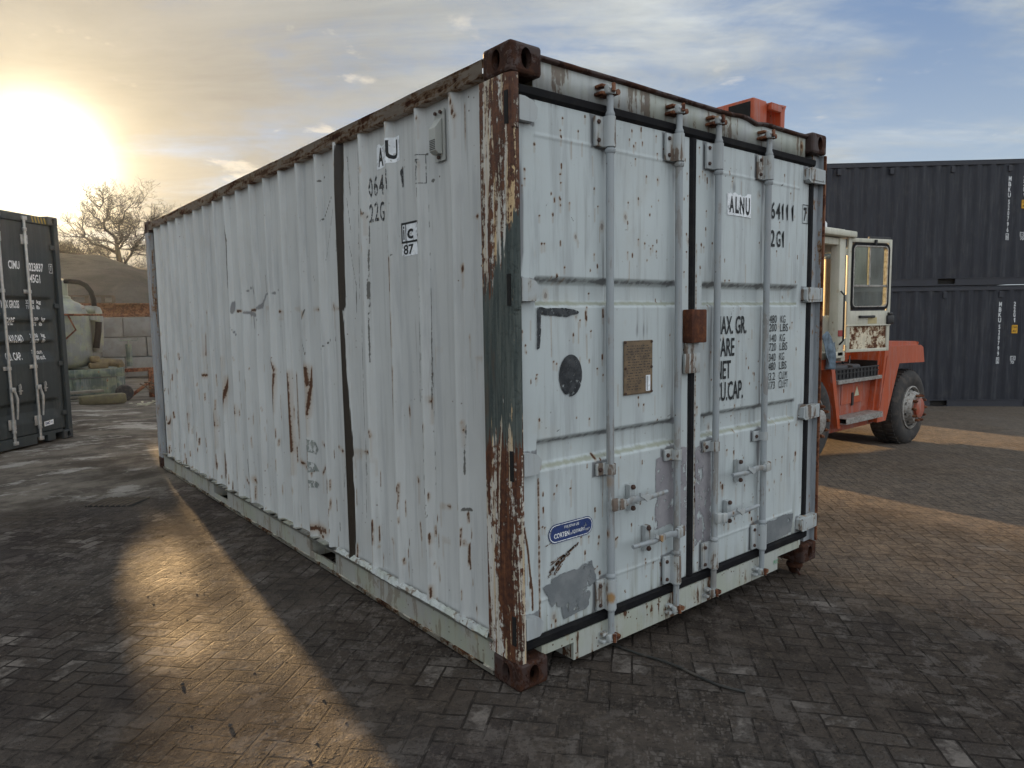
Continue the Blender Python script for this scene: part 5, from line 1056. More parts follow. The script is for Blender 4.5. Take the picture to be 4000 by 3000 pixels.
# ================================================================== FORKLIFT
OR = painted('orange_machine_paint', base=(.42, .078, .028), spots=.6, streak=.3, grime=1.1, rough=.45)
ORd = painted('dull_orange_paint', base=(.33, .070, .035), spots=.5, streak=.35, grime=1.5, rough=.6)
CREAM = painted('cream_cab_paint', base=(.58, .56, .47), spots=.6, streak=.25, algae=.15, grime=1.0, rough=.45)
WH = painted('white_hood_paint', base=(.66, .67, .68), spots=.15, streak=.0, grime=.6)
RED = simple('red_stripe', (.34, .035, .030), .5)
TYRE = simple('tyre_rubber', (.030, .028, .028), .8, var=.35, scale=5, bump=.4, bscale=30, dirt=(.075, .062, .052), dirtf=.8)
STEEL = simple('worn_steel', (.34, .33, .31), .5, metal=.3, var=.3, scale=14, dirt=(.10, .05, .03), dirtf=.6, bump=.4)
BLK = simple('black_plastic', (.016, .016, .018), .5, var=.3, scale=12)
INT = simple('cab_interior', (.018, .018, .019), .8)
def glass(name, tint, a):
    m, t, b = mat(name); o = [x for x in t.n if x.type == 'OUTPUT_MATERIAL'][0]
    tr = t.n.new('ShaderNodeBsdfTransparent'); tr.inputs[0].default_value = (*tint, 1); gl = t.n.new('ShaderNodeBsdfGlossy'); gl.inputs['Roughness'].default_value = .08; gl.inputs[0].default_value = (.9, .9, .85, 1)
    mx = t.n.new('ShaderNodeMixShader'); t.put(mx.inputs[0], t.lin(t.noise(t.obj(), 3.0, 4, .6), .3, .7, a*.6, a*1.4)); t.link(tr.outputs[0], mx.inputs[1]); t.link(gl.outputs[0], mx.inputs[2])
    df = t.n.new('ShaderNodeBsdfDiffuse'); df.inputs[0].default_value = (.30, .30, .22, 1); m2 = t.n.new('ShaderNodeMixShader'); t.put(m2.inputs[0], t.ss(t.noise(t.obj(), 2.2, 5, .65, 0, (4, 4, 4)), .45, .75, .0, .05))
    t.link(mx.outputs[0], m2.inputs[1]); t.link(df.outputs[0], m2.inputs[2]); t.link(m2.outputs[0], o.inputs[0]); return m
GL = glass('dusty_glass', (.88, .90, .84), .045)
fk = thing('forklift_truck', 'orange heavy forklift with a cream cab and its rusty door hanging open', 'forklift', (7.8, 3.0, -.33))
P = lambda n, q, m, par=None, sm=None, lb=None: part(n, q, m, par or fk, world=True, smooth=sm, label=lb)
sy = lambda a, c, d_: (a, d_, c)
# chassis
q = MB().box((6.75, 2.12, .02), (8.10, 4.0, .64), .01).box((5.4, 2.55, -.05), (9.9, 3.75, .50), .02); ch = P('chassis', q, ORd, sm=30)
P('cabinet_door', MB().box((7.15, 2.108, .36), (7.74, 2.125, .62), .004), OR)
P('latch', MB().box((7.42, 2.095, .33), (7.47, 2.11, .50), .003), BLK)
P('warning_triangle', MB().add([(7.50, 2.105, .45), (7.64, 2.105, .45), (7.57, 2.105, .58)], [(0, 1, 2)]), simple('faded_triangle', (.50, .48, .34), .6))
b = MB().box((6.80, 1.98, .655), (8.02, 2.48, .70), .004); P('tread_plate', b, STEEL)
b = MB().box((6.90, 1.92, .150), (7.92, 2.14, .158), .001).box((6.90, 1.915, .150), (7.92, 1.925, .225), .002).box((6.90, 1.925, .217), (7.92, 2.14, .225), .001); P('step', b, STEEL)
q = MB().prism([(5.15, .98), (6.60, .98), (6.68, .955), (6.705, .90), (6.90, .10), (6.83, .10), (6.63, .84), (6.60, .86), (5.15, .86)], sy, 1.99, 2.58); P('front_fender', q, OR, sm=25)
q = MB().box((6.70, 2.42, .60), (8.3, 2.60, 1.12), .02); P('engine_side_panel', q, OR, sm=30)
# rear fender and counterweight
bm = bmesh.new(); pts = [(8.10, 1.13), (9.34, 1.11), (9.40, 1.08), (9.47, .80), (8.60, .825), (8.22, .06), (7.90, .06)]
vs = [bm.verts.new((a, 2.0, c)) for a, c in pts]; f = bm.faces.new(vs); ex = bmesh.ops.extrude_face_region(bm, geom=[f])
for v_ in [e for e in ex['geom'] if isinstance(e, bmesh.types.BMVert)]: v_.co.y = 2.62
bm.normal_update(); bmesh.ops.recalc_face_normals(bm, faces=bm.faces[:])
eg = [e for e in bm.edges if not ((e.verts[0].co.y > 2.3 and e.verts[1].co.y > 2.3)) and (min(e.verts[0].co.z, e.verts[1].co.z) > .95 or (e.verts[0].co.x < 8.15 and e.verts[1].co.x < 8.15))]
bmesh.ops.bevel(bm, geom=eg, offset=.055, segments=4, affect='EDGES'); me = bpy.data.meshes.new('rear_fender'); bm.to_mesh(me); bm.free(); me.shade_smooth(); me.set_sharp_from_angle(angle=R(35))
P('rear_fender', me, OR)
P('counterweight', MB().box((8.3, 2.63, .25), (10.1, 4.1, 1.08), .06), OR, sm=40)
# hood
q = MB().box((7.3, 2.66, 1.15), (9.88, 3.9, 1.50), .07); P('engine_hood', q, WH, sm=40)
P('stripe', MB().box((7.5, 2.652, 1.27), (9.80, 2.659, 1.36)), RED)
P('stripe', MB().box((9.882, 2.74, 1.27), (9.886, 3.8, 1.36)), RED)
P('bracket', MB().box((8.0, 2.18, 1.13), (8.62, 2.50, 1.215), .006), simple('grey_board', (.11, .105, .085), .7))
# wheels
def wheel(cx, cy, cz, r, w, hub):
    wd = P('wheel', MB().lathe([(r*.56, .02), (r*.60, .0), (r*.80, -.018), (r*.93, .004), (r*.985, .035), (r, .07), (r, w-.07), (r*.96, w-.01), (r*.8, w+.01), (r*.56, w)], (cx, cy, cz), 'y', 48), TYRE, sm=35)
    q = MB(); 
    for k in range(44):
        t_ = 2*math.pi*k/44
        for (ya, yb, off) in ((.045, w*.42, 0), (w*.52, w-.05, .5)):
            tt = t_+off*2*math.pi/44; a = Vector((math.cos(tt), 0, math.sin(tt))); c = Vector((-math.sin(tt), 0, math.cos(tt))); o = Vector((cx, cy, cz))
            vs = []
            for rr in (r-.004, r+.012):
                for (y_, s_) in ((ya, -1), (yb, -1), (yb, 1), (ya, 1)): vs.append(o+a*rr+c*s_*.017+Vector((0, y_, 0)))
            q.add(vs, [(0, 1, 2, 3), (4, 5, 6, 7), (0, 1, 5, 4), (1, 2, 6, 5), (2, 3, 7, 6), (3, 0, 4, 7)])
    part('tread', q, TYRE, wd, world=True)
    part('rim', MB().lathe([(r*.57, .03), (r*.575, -.012), (r*.545, -.018), (r*.52, .03), (r*.50, .06)]+([(r*.40, -.075), (r*.385, -.085), (r*.28, -.085), (r*.20, -.08)] if hub else [(r*.3, .09), (r*.2, .07)]), (cx, cy, cz), 'y', 36), STEEL, wd, world=True, smooth=35)
    part('hub', MB().lathe([(r*.26, -.04), (r*.26, -.125), (r*.20, -.14), (r*.08, -.145)], (cx, cy, cz), 'y', 24), ORd if hub else STEEL, wd, world=True, smooth=35)
    q = MB(); h = MB()
    for k in range(10):
        t_ = 2*math.pi*k/10; x_, z_ = cx+r*.335*math.cos(t_), cz+r*.335*math.sin(t_); q.lathe([(.022, -.07), (.022, -.13), (.014, -.135), (.014, -.148)], (x_, cy, z_), 'y', 6)
        t_ += .31; x_, z_ = cx+r*.445*math.cos(t_), cz+r*.445*math.sin(t_); h.lathe([(.020, 0), (.020, -.003)], (x_, cy-.022, z_), 'y', 10)
    part('wheel_nut', q, M['rust'], wd, world=True, smooth=35); part('rim_hole', h, M['dark'], wd, world=True)
wheel(9.13, 2.03, .155, .545, .38, True); wheel(6.16, 2.00, .27, .55, .42, False)
wheel(9.13, 3.60, .155, .545, .38, False); wheel(6.16, 3.60, .27, .55, .42, False)
# cab
q = MB()
for (x_, y_) in ((6.86, 2.06), (6.86, 3.25), (5.65, 2.06), (5.65, 3.25)): q.box((x_-.075, y_-.06, 1.0), (x_+.075, y_+.06, 2.44), .012)
q.box((5.6, 2.0, .98), (6.98, 3.3, 1.06), .01).box((5.6, 2.02, 2.36), (6.93, 2.10, 2.44), .006).box((6.84, 2.05, 1.06), (6.90, 3.3, 1.50), .005)
q.box((5.6, 3.22, 1.06), (6.9, 3.28, 1.45), .005).box((6.84, 2.1, 2.28), (6.92, 3.2, 2.42), .005).box((6.99, 2.05, .93), (7.10, 2.3, 1.08), .01)
P('cab_frame', q, CREAM, sm=30)
P('cab_stripe', MB().box((6.783, 1.993, 1.25), (6.937, 1.999, 1.325)), RED)
P('cab_roof', MB().box((5.45, 1.93, 2.455), (7.08, 3.40, 2.530), .015).box((5.55, 2.02, 2.53), (6.95, 3.3, 2.555), .01), CREAM, sm=30)
P('cab_lining', MB().box((5.7, 2.12, 2.425), (6.84, 3.2, 2.452)).box((6.925, 2.12, 1.08), (6.93, 3.2, 1.5)), INT)
P('seat', MB().box((6.05, 2.45, 1.08), (6.6, 2.95, 1.38), .05).box((6.48, 2.45, 1.3), (6.62, 2.95, 1.75), .05), INT, sm=40)
P('rear_window', MB().box((6.868, 2.12, 1.50), (6.874, 3.19, 2.28)), GL); P('side_window', MB().box((5.72, 3.245, 1.45), (6.79, 3.251, 2.36)), GL)
for (x_, y_, r_, h_) in ((6.50, 2.10, .065, .10), (6.30, 2.12, .055, .07)):
    P('beacon', MB().lathe([(r_*1.1, 0), (r_, .02), (r_, h_*.7), (r_*.7, h_), (r_*.2, h_+.01)], (x_, y_, 2.53), 'z', 16), WH, sm=50)
P('exhaust_stack', MB().tube([(8.12, 2.78, 1.48), (8.12, 2.78, 2.30)], .085, 18), simple('brown_exhaust', (.16, .10, .06), .5, metal=.2, var=.3), sm=50)
P('exhaust_cap', MB().lathe([(.02, .06), (.09, .03), (.10, 0)], (8.12, 2.78, 2.30), 'z', 14), BLK, sm=40)
# open door: built flat in (s, z) then hinged out
ha = math.atan2(1.86-2.06, 7.74-6.99); hm = Matrix.Translation((6.985, 2.005, 0)) @ Matrix.Rotation(ha, 4, 'Z')
def DR(n, q, m, par, sm=None, lb=None): q.xf(hm); return part(n, q, m, par, world=True, smooth=sm, label=lb)
W_ = .775
q = MB().box((0, -.018, 1.045), (.060, .018, 2.455), .006).box((W_-.055, -.018, 1.045), (W_, .018, 2.455), .006).box((.058, -.018, 2.405), (W_-.052, .018, 2.455), .006).box((.058, -.018, 1.37), (W_-.052, .018, 1.56), .004).box((.058, -.018, 1.045), (W_-.052, .018, 1.085), .004)
q.box((0, -.030, 1.37), (W_, -.017, 1.385), .003)
cd = DR('cab_door', q, CREAM, fk, 30, 'open cream cab door with a rusted lower panel')
DR('rusty_panel', MB().box((.058, -.004, 1.083), (W_-.052, .010, 1.372)), rusty('rusted_cream_panel', paint=(.56, .50, .38), cover=.52, sx=7, sz=7), cd)
DR('door_glass', MB().box((.075, -.003, 1.60), (W_-.070, .003, 2.36)), GL, cd)
def ringm(x0, x1, z0, z1, w, r, y0, y1):
    o, i = [], []
    for (cx, cz, a0) in ((x1-r, z1-r, 0), (x0+r, z1-r, 90), (x0+r, z0+r, 180), (x1-r, z0+r, 270)):
        for k in range(7):
            t_ = R(a0+15*k); o.append((cx+r*math.cos(t_), cz+r*math.sin(t_))); i.append((cx+(r-w)*math.cos(t_), cz+(r-w)*math.sin(t_)))
    n = len(o); q = MB(); q.v = [(a, y, c) for y in (y0, y1) for a, c in o+i]
    for k in range(n):
        j = (k+1) % n; q.f += [(k, j, n+j, n+k), (2*n+k, 3*n+k, 3*n+j, 2*n+j), (k, 2*n+k, 2*n+j, j), (n+k, n+j, 3*n+j, 3*n+k)]
    return q
DR('window_seal', ringm(.050, W_-.045, 1.575, 2.400, .040, .075, -.024, .022), M['rubber'], cd)
DR('window_trim', ringm(.082, W_-.078, 1.606, 2.368, .014, .055, -.028, .026), STEEL, cd)
DR('window_bar', MB().box((.085, -.022, 1.858), (W_-.085, .022, 1.882), .003).box((.375, -.014, 1.875), (.398, .010, 2.36), .002), STEEL, cd)
DR('sliding_pane', MB().box((.10, .010, 1.885), (.40, .013, 2.35)), GL, cd)
q = MB().box((.40, .012, 2.44), (W_+.01, .040, 2.485), .005); q.tube([(.45, .03, 2.46), (.47, .05, 2.25), (.42, .05, 2.05)], .012, 6).tube([(.46, -.03, 2.44), (.455, -.03, 2.38)], .02, 6); DR('door_stay', q, BLK, cd)
DR('door_handle', MB().box((.20, -.058, 1.470), (.46, -.040, 1.500), .007).box((.20, -.045, 1.468), (.23, -.018, 1.502), .005).box((.43, -.045, 1.468), (.46, -.018, 1.502), .005), BLK, cd, 40)
DR('latch', MB().box((W_-.07, -.045, 1.385), (W_+.055, .02, 1.50), .015).box((W_-.05, -.05, 1.50), (W_+.02, .0, 1.535), .01), BLK, cd, 40)
DR('sticker', MB().box((.37, -.0215, 1.352+.045), (.53, -.0185, 1.475)), simple('yellowed_label', (.46, .38, .20), .6), cd)
for z_ in (1.18, 1.72, 2.28): DR('hinge', MB().tube([(-.012, -.02, z_-.05), (-.012, -.02, z_+.05)], .016, 8).box((-.05, -.015, z_-.04), (.0, .0, z_+.04), .004), CREAM, cd, 40)
# mast head showing above the roof line
q = MB()
for y_ in (2.55, 3.75): q.box((5.42, y_-.06, .1), (5.78, y_+.06, 3.70), .01)
P('mast', q, ORd, sm=30)
q = MB().prism([(2.42, 3.965), (4.6, 3.965), (4.6, 3.66), (2.42, 3.66)], lambda a, c, d_: (d_, a, c), 5.53, 5.545)
q.box((5.545, 2.42, 3.66), (5.80, 2.435, 3.965)).box((5.53, 2.42, 3.955), (5.82, 4.6, 3.972), .004).box((5.53, 4.58, 3.66), (5.82, 4.6, 3.96))
q = MB().box((5.53, 2.42, 3.62), (5.815, 4.55, 3.972), .025); hd_ = P('mast_crosshead', q, OR, sm=40)
part('opening', MB().box((5.522, 2.46, 3.66), (5.531, 2.74, 3.93)), M['dark'], hd_, world=True)
q = MB().box((5.80, 2.36, 3.865), (6.02, 2.40, 3.935), .004).box((5.80, 2.36, 3.925), (6.08, 2.62, 3.945), .004).prism([(6.00, 3.955), (6.15, 3.965), (6.12, 3.90), (6.11, 3.45), (6.04, 3.45), (6.03, 3.89)], sy, 2.38, 2.62); P('chain_bracket', q, OR, sm=30)
P('hydraulic_hose', MB().tube([(5.86, 2.7, 3.60), (5.92, 2.72, 3.80), (6.02, 2.72, 3.84), (6.06, 2.72, 3.60)], .022, 8), BLK, sm=60)
P('hydraulic_hose', MB().tube([(7.0, 2.35, 1.05), (7.35, 2.25, .98), (7.50, 2.22, .80), (7.50, 2.25, .70)], .012, 6), BLK, sm=60)
for i, (xa, za) in enumerate(((6.75, .95), (6.86, .92), (7.02, .98))):
    P('hydraulic_hose', MB().tube([(xa, 2.36, za), (xa+.10+.05*i, 2.20, .86), (xa+.28, 2.22, .80-.02*i), (xa+.45+.06*i, 2.40, .78)], .014, 6), BLK, sm=60)
q = MB()
for y_ in (2.34, 2.37): q.tube([(5.62, y_+.25, .5), (5.62, y_+.25, 3.6)], .018, 6)
P('mast_chain', q, M['rust'], sm=60)
P('grab_rail', MB().tube([(6.80, 1.985, 1.15), (6.80, 1.94, 1.2), (6.80, 1.94, 1.75), (6.80, 1.985, 1.8)], .012, 8), BLK, sm=60)
P('weld_scar', MB().tube([(8.02, 1.997, .25), (8.12, 1.997, .62), (8.2, 1.997, .95)], .006, 6), ORd, sm=60)
# crate and cloth carried on the truck
cr = thing('plastic_crate', 'black ribbed plastic crate on the tread plate of the forklift', 'crate', (7.36, 2.22, .702), R(-3))
q = MB(); L, W2, H = .54, .20, .17
for s in (-1, 1): q.box((-L, s*W2-.006, 0), (L, s*W2+.006, H*(1 if s > 0 else .82)), .003); q.box((s*L-.006, -W2, 0), (s*L+.006, W2, H+.03), .003)
q.box((-L, -W2, 0), (L, W2, .012))
for k in range(13): x_ = -L+.02+k*(2*L-.04)/12; q.box((x_-.005, -W2-.018, .01), (x_+.005, -W2-.005, H*.8))
q.box((-L-.012, -W2-.018, H*.82-.02), (L+.012, -W2+.012, H*.82), .003).box((-L-.01, -W2-.016, .07), (L+.01, -W2-.004, .085))
part('body', q, BLK, cr)
part('contents', MB().box((-.4, -.12, .02), (-.05, .12, .17), .02).box((.10, -.1, .02), (.32, .12, .16), .03).tube([(.2, 0, .15), (.3, .05, .26)], .008, 6), simple('oily_scrap', (.05, .052, .06), .5, var=.6), cr, smooth=40)
q = MB(); n1, n2 = 14, 16; rr_ = random.Random(2)
for i in range(n1):
    for j in range(n2):
        u_, v_ = i/(n1-1), j/(n2-1); q.v.append((.02+.34*u_*(1-.35*v_)+.10*v_+.02*math.sin(9*v_+u_*4), -.02-.05*math.sin(u_*9+v_*3)*v_-.03*v_, .12-.38*v_+.07*math.sin(u_*5)*(1-v_)+rr_.uniform(-.006, .006)))
q.f = [(i*n2+j, (i+1)*n2+j, (i+1)*n2+j+1, i*n2+j+1) for i in range(n1-1) for j in range(n2-1)]
o = part('rag', q, simple('blue_rag', (.12, .16, .20), .9, var=.5, scale=14), smooth=70); o.location = (6.28, 1.98, 1.13); o.modifiers.new('s', 'SOLIDIFY').thickness = .006; tag(o, 'crumpled blue grey rag hanging from the forklift cab floor', 'rag')

# ================================================================== BACKGROUND ON THE LEFT
GZ = lambda x, y: float(gh(x, y))
# slurry tank on its frame
TK = painted('tank_paint', base=(.20, .21, .20), spots=.3, streak=.9, algae=.45, grime=1.6, halo=1.5)
tk = thing('vacuum_tank', 'white upright tank with a black hose, standing on a green steel frame', 'tank', (.28, 15.4, .43))
part('vessel', MB().lathe([(.30, .19), (.44, .22), (.52, .34), (.545, .60), (.545, 1.10), (.53, 1.30), (.47, 1.45), (.36, 1.56), (.25, 1.61), (.10, 1.63)], (0, 0, 0), 'z', 40), TK, tk, smooth=50)
part('neck', MB().lathe([(.28, 1.60), (.22, 1.66), (.22, 1.69), (.175, 1.72), (.175, 1.98), (.19, 1.99), (.19, 2.05), (.05, 2.08)], (-.01, 0, 0), 'z', 24), TK, tk, smooth=40)
part('hose', MB().tube([(-.02, -.1, 2.01), (.18, -.14, 2.02), (.36, -.16, 2.0), (.48, -.18, 1.93), (.56, -.2, 1.80), (.60, -.2, 1.62), (.60, -.2, 1.50)], .050, 12), M['rubber'], tk, smooth=60)
part('hose', MB().tube([(.66, -.22, 1.16), (.64, -.22, .95), (.58, -.22, .60)], .065, 10), M['rubber'], tk, smooth=60)
part('side_vessel', MB().lathe([(.08, .50), (.11, .56), (.14, .9), (.15, 1.25), (.13, 1.40), (.10, 1.47), (.03, 1.50)], (.64, .0, 0), 'z', 18), TK, tk, smooth=50)
part('valve', MB().tube([(.45, -.12, 1.42), (.62, -.14, 1.43)], .09, 12).lathe([(.10, 0), (.10, .10), (.06, .14)], (.55, -.15, 1.20), 'z', 12), TK, tk, smooth=40)
part('valve', MB().lathe([(.035, 0), (.04, -.05), (.02, -.06)], (.36, -.40, 1.47), 'y', 12), STEEL, tk, smooth=40)
part('pipe', MB().tube([(-.5, -.56, 1.34), (-.1, -.60, 1.32), (.3, -.58, 1.30)], .02, 8).tube([(-.28, -.56, 1.30), (-.12, -.60, .98), (-.10, -.60, .60)], .026, 8).tube([(.06, -.60, 1.30), (.18, -.60, 1.0), (-.05, -.61, .78)], .018, 8), M['rust'], tk, smooth=60)
TEAL = painted('teal_frame_paint', base=(.060, .085, .078), spots=1.2, streak=1.0, algae=.3, grime=1.5)
part('frame', MB().box((-1.2, -.62, 0), (1.02, -.50, .17), .01).box((-1.2, .4, 0), (1.02, .52, .17), .01).box((.86, -.62, -.40), (1.02, -.50, .0), .01).box((-1.2, -.60, -.44), (.05, -.54, -.02)).box((.06, -.59, -.44), (.86, -.53, -.02)).box((-1.2, -.5, .10), (1.02, .4, .16)), TEAL, tk, smooth=30)
part('pump', MB().tube([(.50, -.40, .28), (.78, -.40, .29), (.98, -.38, .26), (1.0, -.38, .18)], .09, 12).box((.40, -.5, .17), (.75, -.2, .30), .03).box((.42, -.5, .3), (.60, -.3, .44), .04), simple('ochre_pump', (.14, .105, .05), .7, var=.4, dirt=(.06, .04, .03), dirtf=.6), tk, smooth=45)
# rod across
rd = MB().tube([(.2, 14.80, 1.745), (1.95, 14.55, 1.715), (3.4, 14.3, 1.69)], .022, 8).tube([(.2, 14.8, 1.745), (.2, 15.0, 1.5)], .02, 8).box((3.36, 14.26, -.1), (3.44, 14.34, 1.72))
tag(part('boom_pole', rd, M['rust'], smooth=60), 'thin rusty pole held level in front of the tank', 'pole')
tp = MB().tube([(0, 0, 0), (0, 0, .48)], .062, 14).tube([(0, 0, .46), (0, 0, .56)], .012, 8).tube([(-.19, 0, .62), (-.16, 0, .56), (.0, 0, .565), (.16, 0, .55), (.2, 0, .60)], .012, 8)
o = part('jack_post', tp, TEAL, smooth=50); o.location = (1.43, 14.9, .62); tag(o, 'green jockey post with a T-shaped crank in front of the concrete wall', 'jack')
dbt = thing('trailer_drawbar', 'rusty trailer drawbar with crossing braces beside the green frame', 'drawbar', (1.9, 14.9, GZ(1.9, 14.9)))
q = MB().box((-.60, -.05, .58), (1.3, .05, .66), .01); part('beam', q, M['rust'], dbt)
q = MB().tube([(-.5, 0, .05), (.15, 0, .52)], .04, 6).tube([(.45, 0, .08), (-.12, 0, .46)], .025, 6).tube([(.1, -.1, .1), (.30, 0, .62)], .05, 6).tube([(.35, 0, .6), (.9, 0, .2)], .035, 6).box((-.12, -.06, 0), (0, .06, .6), .01).box((.9, -.06, 0), (1.0, .06, .6), .01); part('brace', q, M['rust'], dbt, smooth=40)
q = MB(); rr_ = random.Random(8)
for k in range(46):
    a = Vector((rr_.uniform(-.1, .9), rr_.uniform(-.5, .1), rr_.uniform(0, .3))); d_ = Vector((rr_.uniform(-.3, .3), rr_.uniform(-.2, .2), rr_.uniform(-.05, .35))); q.tube([a, a+d_*.5+Vector((0, 0, .04)), a+d_], rr_.uniform(.006, .02), 5)
o = part('scrap_heap', q, simple('scrap_brown', (.07, .045, .03), .8, var=.6, scale=9)); o.location = (1.75, 14.3, GZ(1.75, 14.3)); tag(o, 'tangle of rusty bars and twigs heaped under the drawbar', 'scrap heap')
wl_ = MB().lathe([(.06, 0), (.15, .0), (.17, .04), (.17, .12), (.15, .16), (.06, .16)], (0, 0, 0), 'y', 20); o = part('wheel', wl_, TYRE, smooth=40); o.location = (1.18, 14.2, GZ(1.18, 14.2)+.165); tag(o, 'small black tyre lying upright beside the yellow beam', 'tyre')
lg = MB().box((-.45, -.11, 0), (.36, .11, .20), .05); o = part('timber_beam', lg, simple('yellow_timber', (.10, .09, .05), .8, var=.3, scale=7, dirt=(.08, .07, .05), dirtf=.6), smooth=40); o.location = (.72, 13.6, GZ(.72, 13.6)); o.rotation_euler = (0, 0, R(4)); tag(o, 'short yellowish timber beam on the ground before the tank', 'beam')
for i, (x_, y_, z_, L_, rz) in enumerate(((.4, 14.2, 0, 1.3, 3), (.5, 14.25, .07, 1.1, -4), (.2, 14.3, .14, 1.2, 8))):
    o = part('plank', MB().box((-L_/2, -.12, 0), (L_/2, .12, .055), .01), simple('grey_plank', (.13, .12, .10), .85, var=.3) if i == 0 else bpy.data.materials['grey_plank']); o.location = (x_, y_, GZ(x_, y_)+z_); o.rotation_euler = (0, 0, R(rz))
    tag(o, ('lowest grey plank of the small stack below the tank frame', 'middle grey plank of the small stack below the tank frame', 'topmost grey plank of the small stack below the tank frame')[i], 'plank', 'planks under the tank')
q = MB()
for k in range(70):
    a = Vector((rr_.uniform(-.5, 1.2), rr_.uniform(-.35, .35), .01)); L_ = rr_.uniform(.04, .16); th = rr_.uniform(0, 6.3); q.box((a.x, a.y, a.z), (a.x+L_*abs(math.cos(th))+.01, a.y+L_*abs(math.sin(th))+.01, a.z+rr_.uniform(.008, .03)))
o = part('litter', q, simple('pale_litter', (.36, .35, .27), .8, var=.6, scale=3)); o.location = (1.6, 13.3, GZ(1.6, 13.3)); tag(o, 'pale chips and litter on the ground by the drawbar', 'litter', kind='stuff')
# concrete block wall with a steel beam and timber on top
CN = simple('rough_concrete', (.155, .155, .15), .9, var=.30, scale=1.6, bump=.6, bscale=14, dirt=(.12, .11, .09), dirtf=.6)
w = thing('block_wall', 'wall of big grey concrete blocks behind the drawbar', 'wall', (2.75, 21.5, -.06), math.atan2(-.17, 1))
q = MB(); rr_ = random.Random(6)
for r in range(3):
    x_ = -6.2+(.0 if r % 2 == 0 else -.60)
    while x_ < 6: q.box((x_+.012, rr_.uniform(-.02, .02), r*.60+.008), (x_+1.188, .6+rr_.uniform(-.02, .02), r*.60+.592), .03); x_ += 1.2
part('blocks', q, CN, w, smooth=40)
o = thing('steel_beam', 'long brown steel beam lying along the top of the block wall', 'beam', (2.75, 21.7, 1.745), math.atan2(-.17, 1))
part('web', MB().box((-6, .06, .03), (6, .10, .40)), M['rust'], o); part('flange', MB().box((-6, -.10, 0), (6, .26, .03)).box((-6, -.10, .37), (6, .26, .41)), M['rust'], o)
BR = simple('weathered_wood', (.085, .065, .050), .85, var=.4, scale=5)
for i, (xa, xb, zz, lb) in enumerate(((-1.9, -.95, 0, 'wooden pallet on the steel beam behind the tank hose'), (-.93, -.30, 0, 'short end of a wooden pallet on the steel beam above the block wall'))):
    pt = thing('wooden_pallet', lb, 'pallet', (2.75, 21.9, 2.157), math.atan2(-.17, 1), 'pallets on the wall')
    part('deck', MB().box((xa, -.3, .20), (xb, .4, .235)).box((xa, -.3, 0), (xb, .4, .03)), BR, pt)
    q = MB()
    for fx_ in (0, .45, .88): q.box((xa+(xb-xa)*fx_, -.28, .03), (xa+(xb-xa)*fx_+.10, .38, .20))
    part('block', q, BR, pt)
# sand hill
xs_ = np.arange(-60, 26, .6); ys_ = np.arange(25, 80, .6); XX, YY = np.meshgrid(xs_, ys_, indexing='ij')
top = np.interp(XX, [-60, -20, 0, 4.5, 5.9, 6.7, 7.5, 8.3, 9.4, 14, 24], [2, 5.5, 5.9, 5.72, 5.75, 5.45, 5.12, 4.93, 4.95, 4.6, -.5])
sl_ = np.clip((YY-26)/22, 0, 1); ZZ = top*(sl_*sl_*(3-2*sl_))*np.clip((80-YY)/20, 0, 1)**.5+.85*fbm(XX*.35, YY*.35, 6, 3)*sl_*(1-.7*np.exp(-((YY-48)/3)**2))-.6*(1-np.clip((YY-25)/3, 0, 1))
hm_, t, b = mat('sand_heap'); p = t.obj(); n = t.noise(t.scl(p, (1, 1, 2.4)), .5, 6, .65, .5)
t.put(b.inputs['Base Color'], t.mix(t.ss(n, .35, .65), (.045, .042, .038), (.095, .088, .078))); b.inputs['Roughness'].default_value = .95; t.put(b.inputs['Normal'], t.bump(t.noise(p, 1.6, 8, .75), 1.0, .7))
hl = part('hill', grid('hill', xs_, ys_, np.stack([XX, YY, ZZ], -1)), hm_); hl['kind'] = 'structure'; hl['label'] = 'bare sand heap behind the block wall'
